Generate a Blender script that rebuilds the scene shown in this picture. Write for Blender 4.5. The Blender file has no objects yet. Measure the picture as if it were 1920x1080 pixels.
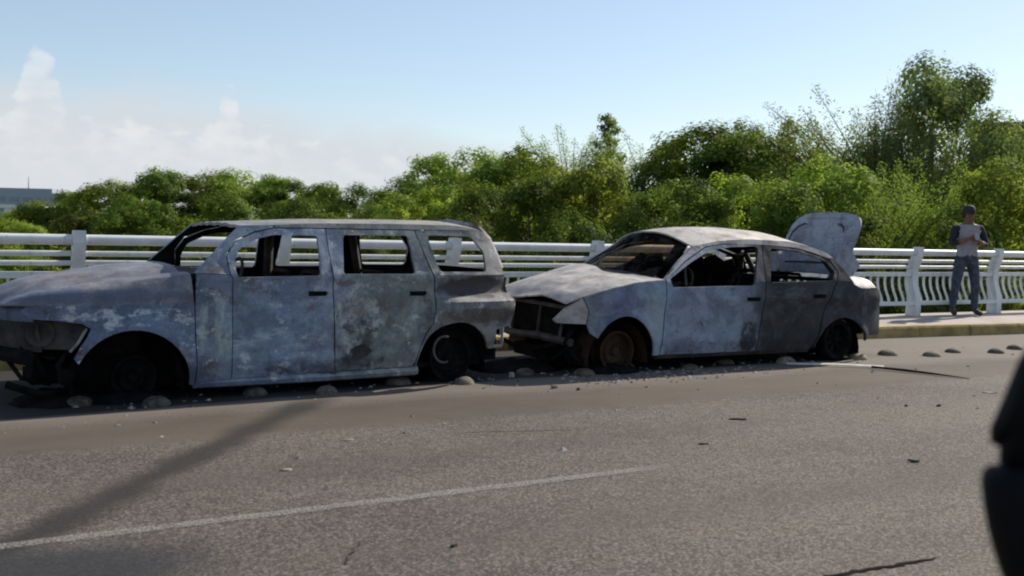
import bpy, bmesh, math, random
import numpy as np
from mathutils import Vector, Matrix, noise
from mathutils.geometry import delaunay_2d_cdt

random.seed(7)
rng = np.random.default_rng(11)
SC = bpy.context.scene
COL = SC.collection
# ------------------------------------------------------------------ camera
# world: +X along the road, +Y across it towards the railing, Z up
cam_d = bpy.data.cameras.new('camera')
cam = bpy.data.objects.new('camera', cam_d)
COL.objects.link(cam)
cam_d.sensor_width = 36.0
cam_d.lens = 35.625
cam_d.clip_start = 0.05
cam_d.clip_end = 4000
Rv = Vector((0.86558148, -0.50017781, 0.02430768))
Uv = Vector((0.00717465, 0.06092262, 0.99811671))
Fv = Vector((0.50071671, 0.86377694, -0.0563221))
m = Matrix((Rv, Uv, -Fv)).transposed().to_4x4()
m.translation = (0, 0, 1.34)
cam.matrix_world = m
cam_d.dof.use_dof = True
cam_d.dof.focus_distance = 9.5
cam_d.dof.aperture_fstop = 3.6
SC.camera = cam
# ------------------------------------------------------------------ light
SUN_AZ, SUN_EL = 14.0, 35.0          # degrees counter-clockwise from +X, elevation
SC.view_settings.view_transform = 'Standard'
SC.view_settings.look = 'None'
SC.view_settings.gamma = 1.0
SC.view_settings.exposure = 0.42
SC.cycles.filter_width = 2.1
world = bpy.data.worlds.new('World')
SC.world = world
world.use_nodes = True
WN, WL = world.node_tree.nodes, world.node_tree.links
bg = WN['Background']
bg.inputs[1].default_value = 0.10


def wnode(t, ins=(), **props):
    n = WN.new(t)
    for k, v in props.items():
        setattr(n, k, v)
    for i, v in enumerate(ins):
        if v is None:
            continue
        if hasattr(v, 'is_linked'):
            WL.new(v, n.inputs[i])
        else:
            n.inputs[i].default_value = v
    return n


def wmath(op, a, b=None, c=None):
    n = wnode('ShaderNodeMath', operation=op)
    for i, v in enumerate((a, b, c)):
        if v is None:
            continue
        if hasattr(v, 'is_linked'):
            WL.new(v, n.inputs[i])
        else:
            n.inputs[i].default_value = v
    return n.outputs[0]


def wrange(v, a, b, c, d, smooth=True):
    n = wnode('ShaderNodeMapRange')
    n.interpolation_type = 'SMOOTHSTEP' if smooth else 'LINEAR'
    WL.new(v, n.inputs[0])
    for i, q in enumerate((a, b, c, d)):
        n.inputs[i + 1].default_value = q
    return n.outputs[0]


sky = wnode('ShaderNodeTexSky', sky_type='NISHITA', sun_disc=False)
sky.sun_elevation = math.radians(SUN_EL)
sky.sun_rotation = math.radians(90 - SUN_AZ)
sky.air_density = 1.0
sky.dust_density = 0.35
sky.ozone_density = 1.4
tc = wnode('ShaderNodeTexCoord')
sep = wnode('ShaderNodeSeparateXYZ', [tc.outputs['Generated']])
az = wmath('MULTIPLY', wmath('ARCTAN2', sep.outputs[1], sep.outputs[0]), 57.29578)
el = wmath('MULTIPLY', wmath('ARCSINE', sep.outputs[2]), 57.29578)
flat = wnode('ShaderNodeCombineXYZ', [wmath('MULTIPLY', az, 0.1), wmath('MULTIPLY', el, 0.17), 0.0])
nz1 = wnode('ShaderNodeTexNoise', [flat.outputs[0]])
nz1.inputs['Scale'].default_value = 2.2
nz1.inputs['Detail'].default_value = 7
nz1.inputs['Roughness'].default_value = 0.55
nz2 = wnode('ShaderNodeTexNoise', [flat.outputs[0]])
nz2.inputs['Scale'].default_value = 7.0
nz2.inputs['Detail'].default_value = 5
n1 = wmath('SUBTRACT', nz1.outputs[0], 0.5)
n2 = wmath('SUBTRACT', nz2.outputs[0], 0.5)


def tower(az0, w, h):
    d = wmath('DIVIDE', wmath('SUBTRACT', az, az0), w)
    d2 = wmath('MULTIPLY', d, d)
    return wmath('MULTIPLY', wmath('EXPONENT', wmath('MULTIPLY', wmath('MULTIPLY', d2, d2), -1.0)), h)


bank = wrange(az, 42.0, 80.0, 2.2, 6.6)
# hazy cloud bank along the horizon
topb = wmath('ADD', bank, wmath('MULTIPLY', n1, 3.2))
maskb = wmath('MULTIPLY', wrange(wmath('SUBTRACT', topb, el), -1.4, 1.8, 0.0, 0.92), wrange(az, 40, 62, 0.2, 1.0))
# cumulus heads rising out of it
ct = wmath('ADD', wmath('ADD', wmath('ADD', bank, -1.4), wmath('ADD', tower(84.9, 1.05, 3.2), tower(75.6, 0.6, 2.1))),
           wmath('ADD', wmath('MULTIPLY', n2, 4.6), wmath('MULTIPLY', n1, 2.4)))
maskc = wmath('MULTIPLY', wrange(wmath('SUBTRACT', ct, el), -0.1, 0.9, 0.0, 0.42), wrange(el, 0.5, 5.0, 0.1, 1.0))
shade = wrange(wmath('ADD', n1, n2), -0.25, 0.3, 0.0, 1.0)
mixb = wnode('ShaderNodeMix', data_type='RGBA')
WL.new(maskb, mixb.inputs[0])
veil = wnode('ShaderNodeMix', data_type='RGBA')
veil.inputs[0].default_value = 0.28
WL.new(sky.outputs[0], veil.inputs[6])
veil.inputs[7].default_value = (4.6, 5.2, 6.0, 1)
WL.new(veil.outputs[2], mixb.inputs[6])
mixb.inputs[7].default_value = (5.0, 5.25, 5.6, 1)
colc = wnode('ShaderNodeMix', data_type='RGBA')
WL.new(shade, colc.inputs[0])
colc.inputs[6].default_value = (5.4, 5.5, 5.7, 1)
colc.inputs[7].default_value = (7.2, 7.0, 6.8, 1)
mixc = wnode('ShaderNodeMix', data_type='RGBA')
WL.new(maskc, mixc.inputs[0])
WL.new(mixb.outputs[2], mixc.inputs[6])
WL.new(colc.outputs[2], mixc.inputs[7])
WL.new(mixc.outputs[2], bg.inputs[0])

sun_d = bpy.data.lights.new('sun', 'SUN')
sun_d.energy = 5.0
sun_d.angle = math.radians(0.53)
sun_d.color = (1.0, 0.90, 0.76)
sun = bpy.data.objects.new('sun', sun_d)
COL.objects.link(sun)
sd = Vector((math.cos(math.radians(SUN_EL)) * math.cos(math.radians(SUN_AZ)),
             math.cos(math.radians(SUN_EL)) * math.sin(math.radians(SUN_AZ)), math.sin(math.radians(SUN_EL))))
sun.rotation_euler = sd.to_track_quat('Z', 'Y').to_euler()
sun.location = (30, 10, 30)


# ------------------------------------------------------------------ helpers
def tag(o, label=None, cat=None, group=None, kind=None):
    if label:
        o['label'] = label
    if cat:
        o['category'] = cat
    if group:
        o['group'] = group
    if kind:
        o['kind'] = kind
    return o


def link(o, parent=None):
    COL.objects.link(o)
    if parent is not None:
        o.parent = parent
    return o


def empty(name, loc=(0, 0, 0), rz=0.0):
    o = bpy.data.objects.new(name, None)
    o.empty_display_size = 0.1
    o.location = loc
    o.rotation_euler = (0, 0, rz)
    return link(o)


def mesh_of(name, verts, faces, mat=None, smooth=False, angle=None, fix=True):
    me = bpy.data.meshes.new(name)
    me.from_pydata([tuple(v) for v in verts], [], faces)
    if fix:
        bm = bmesh.new()
        bm.from_mesh(me)
        bmesh.ops.recalc_face_normals(bm, faces=bm.faces)
        bm.to_mesh(me)
        bm.free()
    if smooth:
        for p in me.polygons:
            p.use_smooth = True
        if angle:
            me.set_sharp_from_angle(angle=math.radians(angle))
    if mat:
        me.materials.append(mat)
    me.update()
    return me


def obj(name, verts, faces, mat, parent=None, smooth=False, angle=None, loc=None, rz=0.0):
    o = bpy.data.objects.new(name, mesh_of(name, verts, faces, mat, smooth, angle))
    link(o, parent)
    if loc:
        o.location = loc
    o.rotation_euler = (0, 0, rz)
    return o


def struct(name, verts, faces, mat, **k):
    return tag(obj(name, verts, faces, mat, **k), kind='structure')


class MB:
    """collects shapes for one mesh object"""

    def __init__(s):
        s.v, s.f = [], []

    def add(s, v, f):
        b = len(s.v)
        s.v += [tuple(q) for q in v]
        s.f += [tuple(i + b for i in q) for q in f]
        return s

    def box(s, c, d, rot=None):
        M = rot or Matrix.Identity(3)
        c = Vector(c)
        v = [c + M @ Vector((x * d[0] / 2, y * d[1] / 2, z * d[2] / 2)) for x in (-1, 1) for y in (-1, 1) for z in (-1, 1)]
        return s.add(v, [(0, 1, 3, 2), (4, 6, 7, 5), (0, 4, 5, 1), (2, 3, 7, 6), (0, 2, 6, 4), (1, 5, 7, 3)])

    def tube(s, pts, rad, seg=8, closed=False):
        pts = [Vector(p) for p in pts]
        n = len(pts)
        rad = [rad] * n if not hasattr(rad, '__len__') else rad
        V, F = [], []
        ref = None
        for i, p in enumerate(pts):
            a = pts[(i - 1) % n] if (i or closed) else p
            b = pts[(i + 1) % n] if (i < n - 1 or closed) else p
            t = (b - a).normalized()
            if ref is None:
                ref = t.orthogonal().normalized()
            u = (ref - t * ref.dot(t)).normalized()
            ref = u
            w = t.cross(u)
            for k in range(seg):
                an = 2 * math.pi * k / seg
                V.append(p + (u * math.cos(an) + w * math.sin(an)) * rad[i])
        for i in range(n - (0 if closed else 1)):
            j = (i + 1) % n
            for k in range(seg):
                F.append((i * seg + k, i * seg + (k + 1) % seg, j * seg + (k + 1) % seg, j * seg + k))
        if not closed:
            F.append(tuple(range(seg)))
            F.append(tuple((n - 1) * seg + k for k in range(seg)))
        return s.add(V, F)

    def lathe(s, prof, seg=24, M=None):
        """prof: (r, h) pairs; axis Z, then M"""
        M = M or Matrix.Identity(4)
        V = [M @ Vector((r * math.cos(2 * math.pi * k / seg), r * math.sin(2 * math.pi * k / seg), h)) for r, h in prof for k in range(seg)]
        F = []
        for i in range(len(prof) - 1):
            for k in range(seg):
                F.append((i * seg + k, i * seg + (k + 1) % seg, (i + 1) * seg + (k + 1) % seg, (i + 1) * seg + k))
        return s.add(V, F)

    def prism(s, poly, fn):
        """poly list of 2-d points; fn(p, 0|1) -> 3-d; closed solid"""
        n = len(poly)
        V = [fn(p, 0) for p in poly] + [fn(p, 1) for p in poly]
        F = [tuple(range(n)), tuple(range(2 * n - 1, n - 1, -1))]
        F += [(i, (i + 1) % n, n + (i + 1) % n, n + i) for i in range(n)]
        return s.add(V, F)

    def build(s, name, mat, parent=None, smooth=False, angle=35, loc=None):
        return obj(name, s.v, s.f, mat, parent, smooth, angle, loc)


def surf(name, fn, nu, nv, mat, parent, thick=0.012, direction=(0, 0, -1), smooth=True, inner=True):
    d = Vector(direction) * thick
    V = [Vector(fn(i / nu, j / nv)) for i in range(nu + 1) for j in range(nv + 1)]
    n = len(V)
    idx = lambda i, j: i * (nv + 1) + j
    F = []
    for i in range(nu):
        for j in range(nv):
            q = (idx(i, j), idx(i + 1, j), idx(i + 1, j + 1), idx(i, j + 1))
            F.append(q)
            F.append(tuple(n + k for k in reversed(q)))
    rim = [idx(i, 0) for i in range(nu + 1)] + [idx(nu, j) for j in range(1, nv + 1)] + \
          [idx(i, nv) for i in range(nu - 1, -1, -1)] + [idx(0, j) for j in range(nv - 1, 0, -1)]
    for a, b in zip(rim, rim[1:] + rim[:1]):
        F.append((a, b, b + n, a + n))
    o = obj(name, V + [v + d for v in V], F, mat, parent, smooth, 40)
    if inner:
        o.data.materials.append(MT['black'])
        for p in list(o.data.polygons)[1:2 * nu * nv:2]:
            p.material_index = 1
    return o


def inside(p, poly):
    x, y = p
    r = False
    for (x1, y1), (x2, y2) in zip(poly, poly[1:] + poly[:1]):
        if (y1 > y) != (y2 > y) and x < (x2 - x1) * (y - y1) / (y2 - y1) + x1:
            r = not r
    return r


def dens(poly, res):
    out = []
    for a, b in zip(poly, poly[1:] + poly[:1]):
        k = max(1, int(math.hypot(b[0] - a[0], b[1] - a[1]) / res + .5))
        out += [(a[0] + (b[0] - a[0]) * i / k, a[1] + (b[1] - a[1]) * i / k) for i in range(k)]
    return out


def rounded(poly, r=0.03, n=3):
    """round the corners of a polygon"""
    out = []
    N = len(poly)
    for i in range(N):
        p = Vector(poly[i])
        a = Vector(poly[i - 1]) - p
        b = Vector(poly[(i + 1) % N]) - p
        ra = min(r, a.length * .45)
        rb = min(r, b.length * .45)
        pa, pb = p + a.normalized() * ra, p + b.normalized() * rb
        for k in range(n + 1):
            t = k / n
            q = pa * (1 - t) ** 2 + p * 2 * t * (1 - t) + pb * t * t
            out.append((q.x, q.y))
    return out


def panel(name, outline, holes, W, off, mat, parent, side=-1, thick=0.02, res=0.036, dent=0.006, seed=0.0):
    """sheet-metal panel traced in side view (x, z), bent to the body side and given thickness"""
    o2 = dens(outline, res)
    hs = [dens(h, res) for h in holes]
    pts = list(o2)
    edges = [(i, (i + 1) % len(o2)) for i in range(len(o2))]
    for h in hs:
        b = len(pts)
        pts += h
        edges += [(b + i, b + (i + 1) % len(h)) for i in range(len(h))]
    bp = np.array(pts)
    x0, z0 = bp.min(0)
    x1, z1 = bp.max(0)
    zz = z0 + res * .5
    row = 0
    while zz < z1:
        xx = x0 + res * (.5 if row % 2 else 0)
        while xx < x1:
            if inside((xx, zz), outline) and not any(inside((xx, zz), h) for h in holes):
                if np.min(np.hypot(bp[:, 0] - xx, bp[:, 1] - zz)) > res * .5:
                    pts.append((xx, zz))
            xx += res
        zz += res * .9
        row += 1
    v2, e2, f2, _, _, _ = delaunay_2d_cdt([Vector(p) for p in pts], edges, [], 0, 1e-5)
    F0 = []
    for f in f2:
        c = (sum(v2[i].x for i in f) / 3, sum(v2[i].y for i in f) / 3)
        if inside(c, outline) and not any(inside(c, h) for h in holes):
            F0.append(tuple(f))

    def P(x, z, t):
        d = dent * noise.noise((x * 3.1 + seed, z * 3.1, 5.0 * side)) + dent * .55 * noise.noise((x * 9 + seed, z * 9, 2.0)) + dent * .25 * noise.noise((x * 22 + seed, z * 22, 8.0))
        return (x, side * (W - off(x, z) - t - d), z)
    V = [P(v.x, v.y, 0) for v in v2] + [P(v.x, v.y, thick) for v in v2]
    n = len(v2)
    F = list(F0) + [tuple(n + i for i in reversed(f)) for f in F0]
    cnt = {}
    for f in F0:
        for a, b in zip(f, f[1:] + f[:1]):
            k = (min(a, b), max(a, b))
            cnt[k] = None if k in cnt else (a, b)
    for k, e in cnt.items():
        if e:
            F.append((e[0], e[1], e[1] + n, e[0] + n))
    o = obj(name, V, F, mat, parent, True, 38)
    o.data.materials.append(MT['black'])
    k = len(F0)
    for p in o.data.polygons[k:2 * k]:
        p.material_index = 1
    return o


def lerp(t, pts):
    if t <= pts[0][0]:
        return pts[0][1]
    for (a, u), (b, v) in zip(pts, pts[1:]):
        if t <= b:
            return u + (v - u) * (t - a) / (b - a)
    return pts[-1][1]


def sst(a, b, x):
    t = max(0.0, min(1.0, (x - a) / (b - a)))
    return t * t * (3 - 2 * t)


# ------------------------------------------------------------------ materials
class Mat:
    def __init__(s, name, rough=0.8, spec=0.3, metal=0.0):
        s.m = bpy.data.materials.new(name)
        s.m.use_nodes = True
        s.n, s.l = s.m.node_tree.nodes, s.m.node_tree.links
        s.b = s.n['Principled BSDF']
        s.b.inputs['Roughness'].default_value = rough
        s.b.inputs['Specular IOR Level'].default_value = spec
        s.b.inputs['Metallic'].default_value = metal
        s.t = s.n.new('ShaderNodeTexCoord')

    def _in(s, sock, v):
        if hasattr(v, 'is_linked'):
            s.l.new(v, sock)
        elif isinstance(v, (tuple, list)) and len(v) == 3 and sock.type == 'RGBA':
            sock.default_value = (*v, 1)
        else:
            sock.default_value = v

    def math(s, op, a, b=0.0):
        n = s.n.new('ShaderNodeMath')
        n.operation = op
        s._in(n.inputs[0], a)
        s._in(n.inputs[1], b)
        return n.outputs[0]

    def noise(s, scale, detail=4, rough=0.55, vec=None, dist=0.0, stretch=None):
        v = vec or s.t.outputs['Object']
        if stretch:
            mp = s.n.new('ShaderNodeMapping')
            s.l.new(v, mp.inputs[0])
            mp.inputs['Scale'].default_value = stretch
            v = mp.outputs[0]
        n = s.n.new('ShaderNodeTexNoise')
        s.l.new(v, n.inputs['Vector'])
        n.inputs['Scale'].default_value = scale
        n.inputs['Detail'].default_value = detail
        n.inputs['Roughness'].default_value = rough
        n.inputs['Distortion'].default_value = dist
        return n.outputs[0]

    def rng(s, v, a, b, c=0.0, d=1.0):
        n = s.n.new('ShaderNodeMapRange')
        n.interpolation_type = 'SMOOTHSTEP'
        s.l.new(v, n.inputs[0])
        for i, q in enumerate((a, b, c, d)):
            n.inputs[i + 1].default_value = q
        return n.outputs[0]

    def mix(s, f, a, b, blend='MIX'):
        n = s.n.new('ShaderNodeMix')
        n.data_type = 'RGBA'
        n.blend_type = blend
        s._in(n.inputs[0], f)
        s._in(n.inputs[6], a)
        s._in(n.inputs[7], b)
        return n.outputs[2]

    def xyz(s):
        n = s.n.new('ShaderNodeSeparateXYZ')
        s.l.new(s.t.outputs['Object'], n.inputs[0])
        return n.outputs

    def color(s, c):
        s._in(s.b.inputs['Base Color'], c)
        return s

    def bump(s, h, strength=0.3, dist=0.01):
        n = s.n.new('ShaderNodeBump')
        n.inputs['Strength'].default_value = strength
        n.inputs['Distance'].default_value = dist
        s.l.new(h, n.inputs['Height'])
        s.l.new(n.outputs[0], s.b.inputs['Normal'])
        return s


def plain(name, col, var=0.25, scale=8, rough=0.8, spec=0.3, metal=0.0, bump=0.0):
    M = Mat(name, rough, spec, metal)
    n = M.noise(scale, 6, 0.6)
    f = M.rng(n, 0.3, 0.7)
    a = tuple(c * (1 - var) for c in col)
    b = tuple(min(1, c * (1 + var)) for c in col)
    M.color(M.mix(f, a, b))
    if bump:
        M.bump(M.noise(scale * 6, 4), bump, 0.01)
    return M.m


def burnt(name, stops, ash=(0.42, 0.43, 0.44), ash_amt=0.5, rust=(0.13, 0.075, 0.05), rust_amt=0.5, soot=0.5, soot_edge=None, rough=0.72, zones=()):
    """burnt sheet metal: colour runs along the body x axis, with ash flakes, rust and soot"""
    M = Mat(name, rough, 0.35, 0.15)
    x, y, z = M.xyz()
    wob = M.noise(2.1, 5, 0.6)
    xw = M.math('ADD', x, M.math('MULTIPLY', M.math('SUBTRACT', wob, 0.5), 0.55))
    ramp = M.n.new('ShaderNodeValToRGB')
    lo, hi = stops[0][0], stops[-1][0]
    M.l.new(M.rng(xw, lo, hi) if False else M.math('DIVIDE', M.math('SUBTRACT', xw, lo), hi - lo), ramp.inputs[0])
    el = ramp.color_ramp.elements
    while len(el) < len(stops):
        el.new(0.5)
    for e, (p, c) in zip(el, stops):
        e.position = (p - lo) / (hi - lo)
        e.color = (*c, 1)
    col = ramp.outputs[0]
    big = M.noise(4.3, 8, 0.7, dist=0.4)
    col = M.mix(M.rng(big, 0.42, 0.60, 0.0, 0.65), col, M.mix(1.0, col, (0.42, 0.43, 0.47), 'MULTIPLY'))
    # rust
    rn = M.noise(2.6, 7, 0.66, dist=0.7)
    col = M.mix(M.rng(rn, 0.56, 0.63, 0.0, rust_amt), col, rust)
    # pale ash flakes and scratched edges
    an = M.noise(7.5, 9, 0.72, dist=0.4)
    band = M.math('ABSOLUTE', M.math('SUBTRACT', an, 0.53))
    fl = M.math('MULTIPLY', M.rng(band, 0.0, 0.018, 0.55, 0.0), M.rng(M.noise(2.7, 3), 0.52, 0.66))
    col = M.mix(M.math('MULTIPLY', fl, ash_amt), col, ash)
    an2 = M.noise(5.5, 9, 0.7, stretch=(1, 1, 1.3))
    col = M.mix(M.rng(an2, 0.575, 0.625, 0.0, ash_amt * 0.75), col, ash)
    bl = M.noise(8.0, 9, 0.75, dist=0.3)
    col = M.mix(M.rng(bl, 0.60, 0.65, 0.0, 0.7), col, (0.05, 0.046, 0.046))
    for x0, z0, rx, rz, zc, amt, sc, lo, hi, st in zones:
        a_ = M.math('DIVIDE', M.math('SUBTRACT', x, x0), rx)
        b_ = M.math('DIVIDE', M.math('SUBTRACT', z, z0), rz)
        dd = M.math('SQRT', M.math('ADD', M.math('MULTIPLY', a_, a_), M.math('MULTIPLY', b_, b_)))
        zn_ = M.noise(sc * 1.7, 9, 0.7, dist=0.25, stretch=st)
        msk = M.rng(M.math('ADD', dd, M.math('MULTIPLY', M.math('SUBTRACT', M.noise(5.0, 7, .65), 0.5), 1.3)), 0.7, 1.05, 1.0, 0.0)
        col = M.mix(M.math('MULTIPLY', msk, M.rng(zn_, lo, hi, 0.0, amt)), col, zc)
    # soot
    sn = M.noise(1.7, 6, 0.6)
    sm = M.rng(sn, 0.55, 0.75, 0.0, soot)
    if soot_edge:
        e = M.math('ADD', x, M.math('MULTIPLY', M.math('SUBTRACT', M.noise(3.0, 6, 0.6), 0.5), 0.5))
        sm = M.math('MAXIMUM', sm, M.rng(e, soot_edge - .05, soot_edge + .1, 0.0, 0.62))
    col = M.mix(sm, col, (0.03, 0.03, 0.034))
    fine = M.noise(60, 3, 0.6)
    col = M.mix(M.rng(fine, 0.35, 0.7, 0.0, 0.35), col, M.mix(1.0, col, (0.45, 0.45, 0.45), 'MULTIPLY'))
    M.color(col)
    M.bump(M.math('ADD', M.noise(30, 6, 0.65), M.math('MULTIPLY', an, 0.8)), 0.35, 0.008)
    M.l.new(M.rng(rn, 0.4, 0.7, rough - .15, rough + .18), M.b.inputs['Roughness'])
    return M.m


def asphalt():
    M = Mat('asphalt', 0.85, 0.15)
    x, y, z = M.xyz()
    def grains(scale):
        v = M.n.new('ShaderNodeTexVoronoi')
        v.inputs['Scale'].default_value = scale
        M.l.new(M.t.outputs['Object'], v.inputs['Vector'])
        q = M.n.new('ShaderNodeSeparateColor')
        M.l.new(v.outputs['Color'], q.inputs[0])
        return q.outputs[0]
    ag = M.math('ADD', M.math('MULTIPLY', grains(105), 0.75), M.math('MULTIPLY', M.noise(9, 5, 0.7), 0.25))
    ag2 = grains(150)
    big = M.noise(0.7, 7, 0.62, stretch=(.6, 1.3, 1))
    mid = M.noise(3.0, 6, 0.65)
    col = M.mix(M.rng(big, 0.35, 0.65), (0.070, 0.056, 0.045), (0.128, 0.104, 0.084))
    col = M.mix(M.rng(mid, 0.35, 0.7, 0.0, 0.35), col, (0.115, 0.105, 0.10))
    tint = M.noise(1.3, 3)
    col = M.mix(M.rng(tint, 0.5, 0.7, 0.0, 0.4), col, (0.122, 0.098, 0.086))
    # dusty, smoother strip where wheels run close to the kerb side
    yw = M.math('ADD', y, M.math('MULTIPLY', M.math('SUBTRACT', M.noise(0.8, 4), 0.5), 0.5))
    strip = M.math('MULTIPLY', M.rng(yw, 6.15, 6.6), M.rng(yw, 6.95, 7.3, 1.0, 0.0))
    edge = M.rng(yw, 7.0, 7.5)
    # aggregate speckle, weaker on the polished strip
    sp = M.math('MULTIPLY', M.rng(ag, 0.12, 0.88, -1.0, 1.0), M.math('SUBTRACT', 1.0, M.math('MULTIPLY', M.math('MAXIMUM', strip, edge), 0.7)))
    dark = M.rng(sp, -0.95, -0.1, 0.8, 0.0)
    lite = M.rng(sp, 0.45, 0.95, 0.0, 0.55)
    col = M.mix(dark, col, (0.035, 0.033, 0.033))
    col = M.mix(lite, col, (0.25, 0.228, 0.21))
    col = M.mix(M.math('MULTIPLY', M.rng(ag2, 0.5, 0.75), 0.3), col, (0.05, 0.048, 0.047))
    col = M.mix(M.math('MULTIPLY', strip, 0.5), col, (0.085, 0.072, 0.058))
    col = M.mix(M.math('MULTIPLY', edge, 0.55), col, (0.18, 0.16, 0.142))
    # polished wheel tracks and drifting dirt along the lane
    for yc in (2.35, 3.75, 5.35):
        tk = M.rng(M.math('ABSOLUTE', M.math('SUBTRACT', yw, yc)), 0.05, 0.42, 1.0, 0.0)
        tk = M.math('MULTIPLY', tk, M.rng(M.noise(1.0, 6, 0.65, stretch=(.25, 1.5, 1)), 0.35, 0.65))
        col = M.mix(M.math('MULTIPLY', tk, 0.38), col, (0.075, 0.065, 0.058))
    spot = M.noise(2.3, 8, 0.7)
    col = M.mix(M.rng(spot, 0.62, 0.72, 0.0, 0.5), col, (0.055, 0.05, 0.047))
    # a broad dark diagonal band across the lane, and a dark patch nearer
    # line from (2.5, 7.5) to (0.2, 4.6)
    t = M.math('ADD', M.math('MULTIPLY', M.math('SUBTRACT', x, 1.39), 0.785), M.math('MULTIPLY', M.math('SUBTRACT', y, 5.95), -0.62))
    tw = M.math('ADD', M.math('ABSOLUTE', t), M.math('MULTIPLY', M.math('SUBTRACT', M.noise(1.6, 4), 0.5), 0.28))
    diag_band = M.math('MULTIPLY', M.rng(tw, 0.02, 0.22, 0.88, 0.0), M.math('MULTIPLY', M.rng(y, 3.6, 4.6), M.rng(y, 7.2, 7.8, 1.0, 0.0)))
    col = M.mix(diag_band, col, (0.026, 0.025, 0.024))
    dx = M.math('MULTIPLY', M.math('SUBTRACT', x, 0.35), 1.0)
    dy = M.math('MULTIPLY', M.math('SUBTRACT', y, 4.05), 1.5)
    rr = M.math('SQRT', M.math('ADD', M.math('MULTIPLY', dx, dx), M.math('MULTIPLY', dy, dy)))
    rr = M.math('ADD', rr, M.math('MULTIPLY', M.math('SUBTRACT', M.noise(2.2, 4), 0.5), 0.5))
    col = M.mix(M.rng(rr, 0.35, 0.85, 0.85, 0.0), col, (0.022, 0.025, 0.03))
    # soot around the wrecks plus the wagon's ground shadow, painted into the colour
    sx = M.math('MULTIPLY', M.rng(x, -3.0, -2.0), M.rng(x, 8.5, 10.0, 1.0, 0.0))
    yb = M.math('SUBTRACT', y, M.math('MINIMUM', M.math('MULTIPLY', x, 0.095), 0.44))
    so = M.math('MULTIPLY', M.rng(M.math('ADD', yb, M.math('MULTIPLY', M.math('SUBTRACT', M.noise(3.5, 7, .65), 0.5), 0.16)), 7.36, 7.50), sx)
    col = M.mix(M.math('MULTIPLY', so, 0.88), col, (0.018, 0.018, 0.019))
    M.color(col)
    M.bump(M.math('ADD', M.math('MULTIPLY', ag, 0.5), mid), 0.10, 0.004)
    return M.m


def leafmat(name, a, b, trans=0.45, yellow=(0.16, 0.17, 0.025)):
    M = Mat(name, 0.6, 0.25)
    M.n.remove(M.b)
    out = M.n['Material Output']
    geo = M.n.new('ShaderNodeNewGeometry')
    oi = M.n.new('ShaderNodeObjectInfo')
    col = M.mix(geo.outputs['Random Per Island'], a, b)
    big = M.noise(0.55, 3)
    col = M.mix(M.rng(big, 0.45, 0.65, 0.0, 0.75), col, yellow)
    hsv = M.n.new('ShaderNodeHueSaturation')
    M.l.new(col, hsv.inputs['Color'])
    M.l.new(M.rng(oi.outputs['Random'], 0, 1, 0.75, 1.25), hsv.inputs['Value'])
    M.l.new(M.rng(oi.outputs['Random'], 0, 1, 0.485, 0.515), hsv.inputs['Hue'])
    col = hsv.outputs[0]
    d = M.n.new('ShaderNodeBsdfDiffuse')
    t = M.n.new('ShaderNodeBsdfTranslucent')
    g = M.n.new('ShaderNodeBsdfGlossy')
    g.inputs['Roughness'].default_value = 0.45
    g.inputs['Color'].default_value = (1, 1, 1, 1)
    M.l.new(col, d.inputs[0])
    M.l.new(M.mix(0.35, col, (0.27, 0.36, 0.035)), t.inputs[0])
    m1 = M.n.new('ShaderNodeMixShader')
    m1.inputs[0].default_value = trans
    M.l.new(d.outputs[0], m1.inputs[1])
    M.l.new(t.outputs[0], m1.inputs[2])
    m2 = M.n.new('ShaderNodeMixShader')
    m2.inputs[0].default_value = 0.008
    M.l.new(m1.outputs[0], m2.inputs[1])
    M.l.new(g.outputs[0], m2.inputs[2])
    M.l.new(m2.outputs[0], out.inputs[0])
    return M.m


MT = {}
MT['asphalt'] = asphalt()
MT['concrete'] = plain('sidewalk_concrete', (0.33, 0.29, 0.27), 0.18, 3, 0.85, bump=0.2)
MT['kerb'] = plain('kerb_faded_yellow', (0.30, 0.22, 0.09), 0.3, 5, 0.85, bump=0.25)
MT['soil'] = plain('terrain_grass', (0.085, 0.10, 0.03), 0.5, 0.4, 0.95)
MT['deck'] = plain('deck_concrete', (0.30, 0.28, 0.26), 0.25, 1.5, 0.9)
RM = Mat('railing_white_paint', 0.5, 0.4)
rc_ = RM.mix(RM.rng(RM.noise(3, 6, .6), .35, .7), (0.66, 0.68, 0.68), (0.54, 0.56, 0.56))
rc_ = RM.mix(RM.rng(RM.noise(6, 8, .7, stretch=(3, 3, .35)), .54, .70, 0, .55), rc_, (0.30, 0.27, 0.23))
rc_ = RM.mix(RM.rng(RM.noise(22, 6, .7), .64, .72, 0, .7), rc_, (0.20, 0.12, 0.07))
RM.color(rc_)
MT['rail'] = RM.m
DM = Mat('dome_concrete', 0.85, 0.3)
oi_ = DM.n.new('ShaderNodeObjectInfo')
dc_ = DM.mix(oi_.outputs['Random'], (0.085, 0.072, 0.06), (0.24, 0.20, 0.15))
dc_ = DM.mix(DM.rng(DM.noise(14, 8, .7), .45, .6, 0, .7), dc_, (0.05, 0.045, 0.04))
dc_ = DM.mix(DM.rng(DM.noise(20, 8, .7), .6, .66, 0, .7), dc_, (0.38, 0.34, 0.27))
DM.color(dc_)
DM.bump(DM.noise(50, 5, .7), 0.5, 0.01)
MT['dome'] = DM.m
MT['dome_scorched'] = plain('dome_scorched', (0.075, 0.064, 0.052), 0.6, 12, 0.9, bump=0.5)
MT['black'] = plain('soot_black', (0.010, 0.010, 0.0105), 0.5, 7, 0.95, 0.03, bump=0.3)
MT['char'] = plain('charred_metal', (0.045, 0.04, 0.038), 0.5, 6, 0.8, 0.3, 0.1, bump=0.5)
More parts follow.
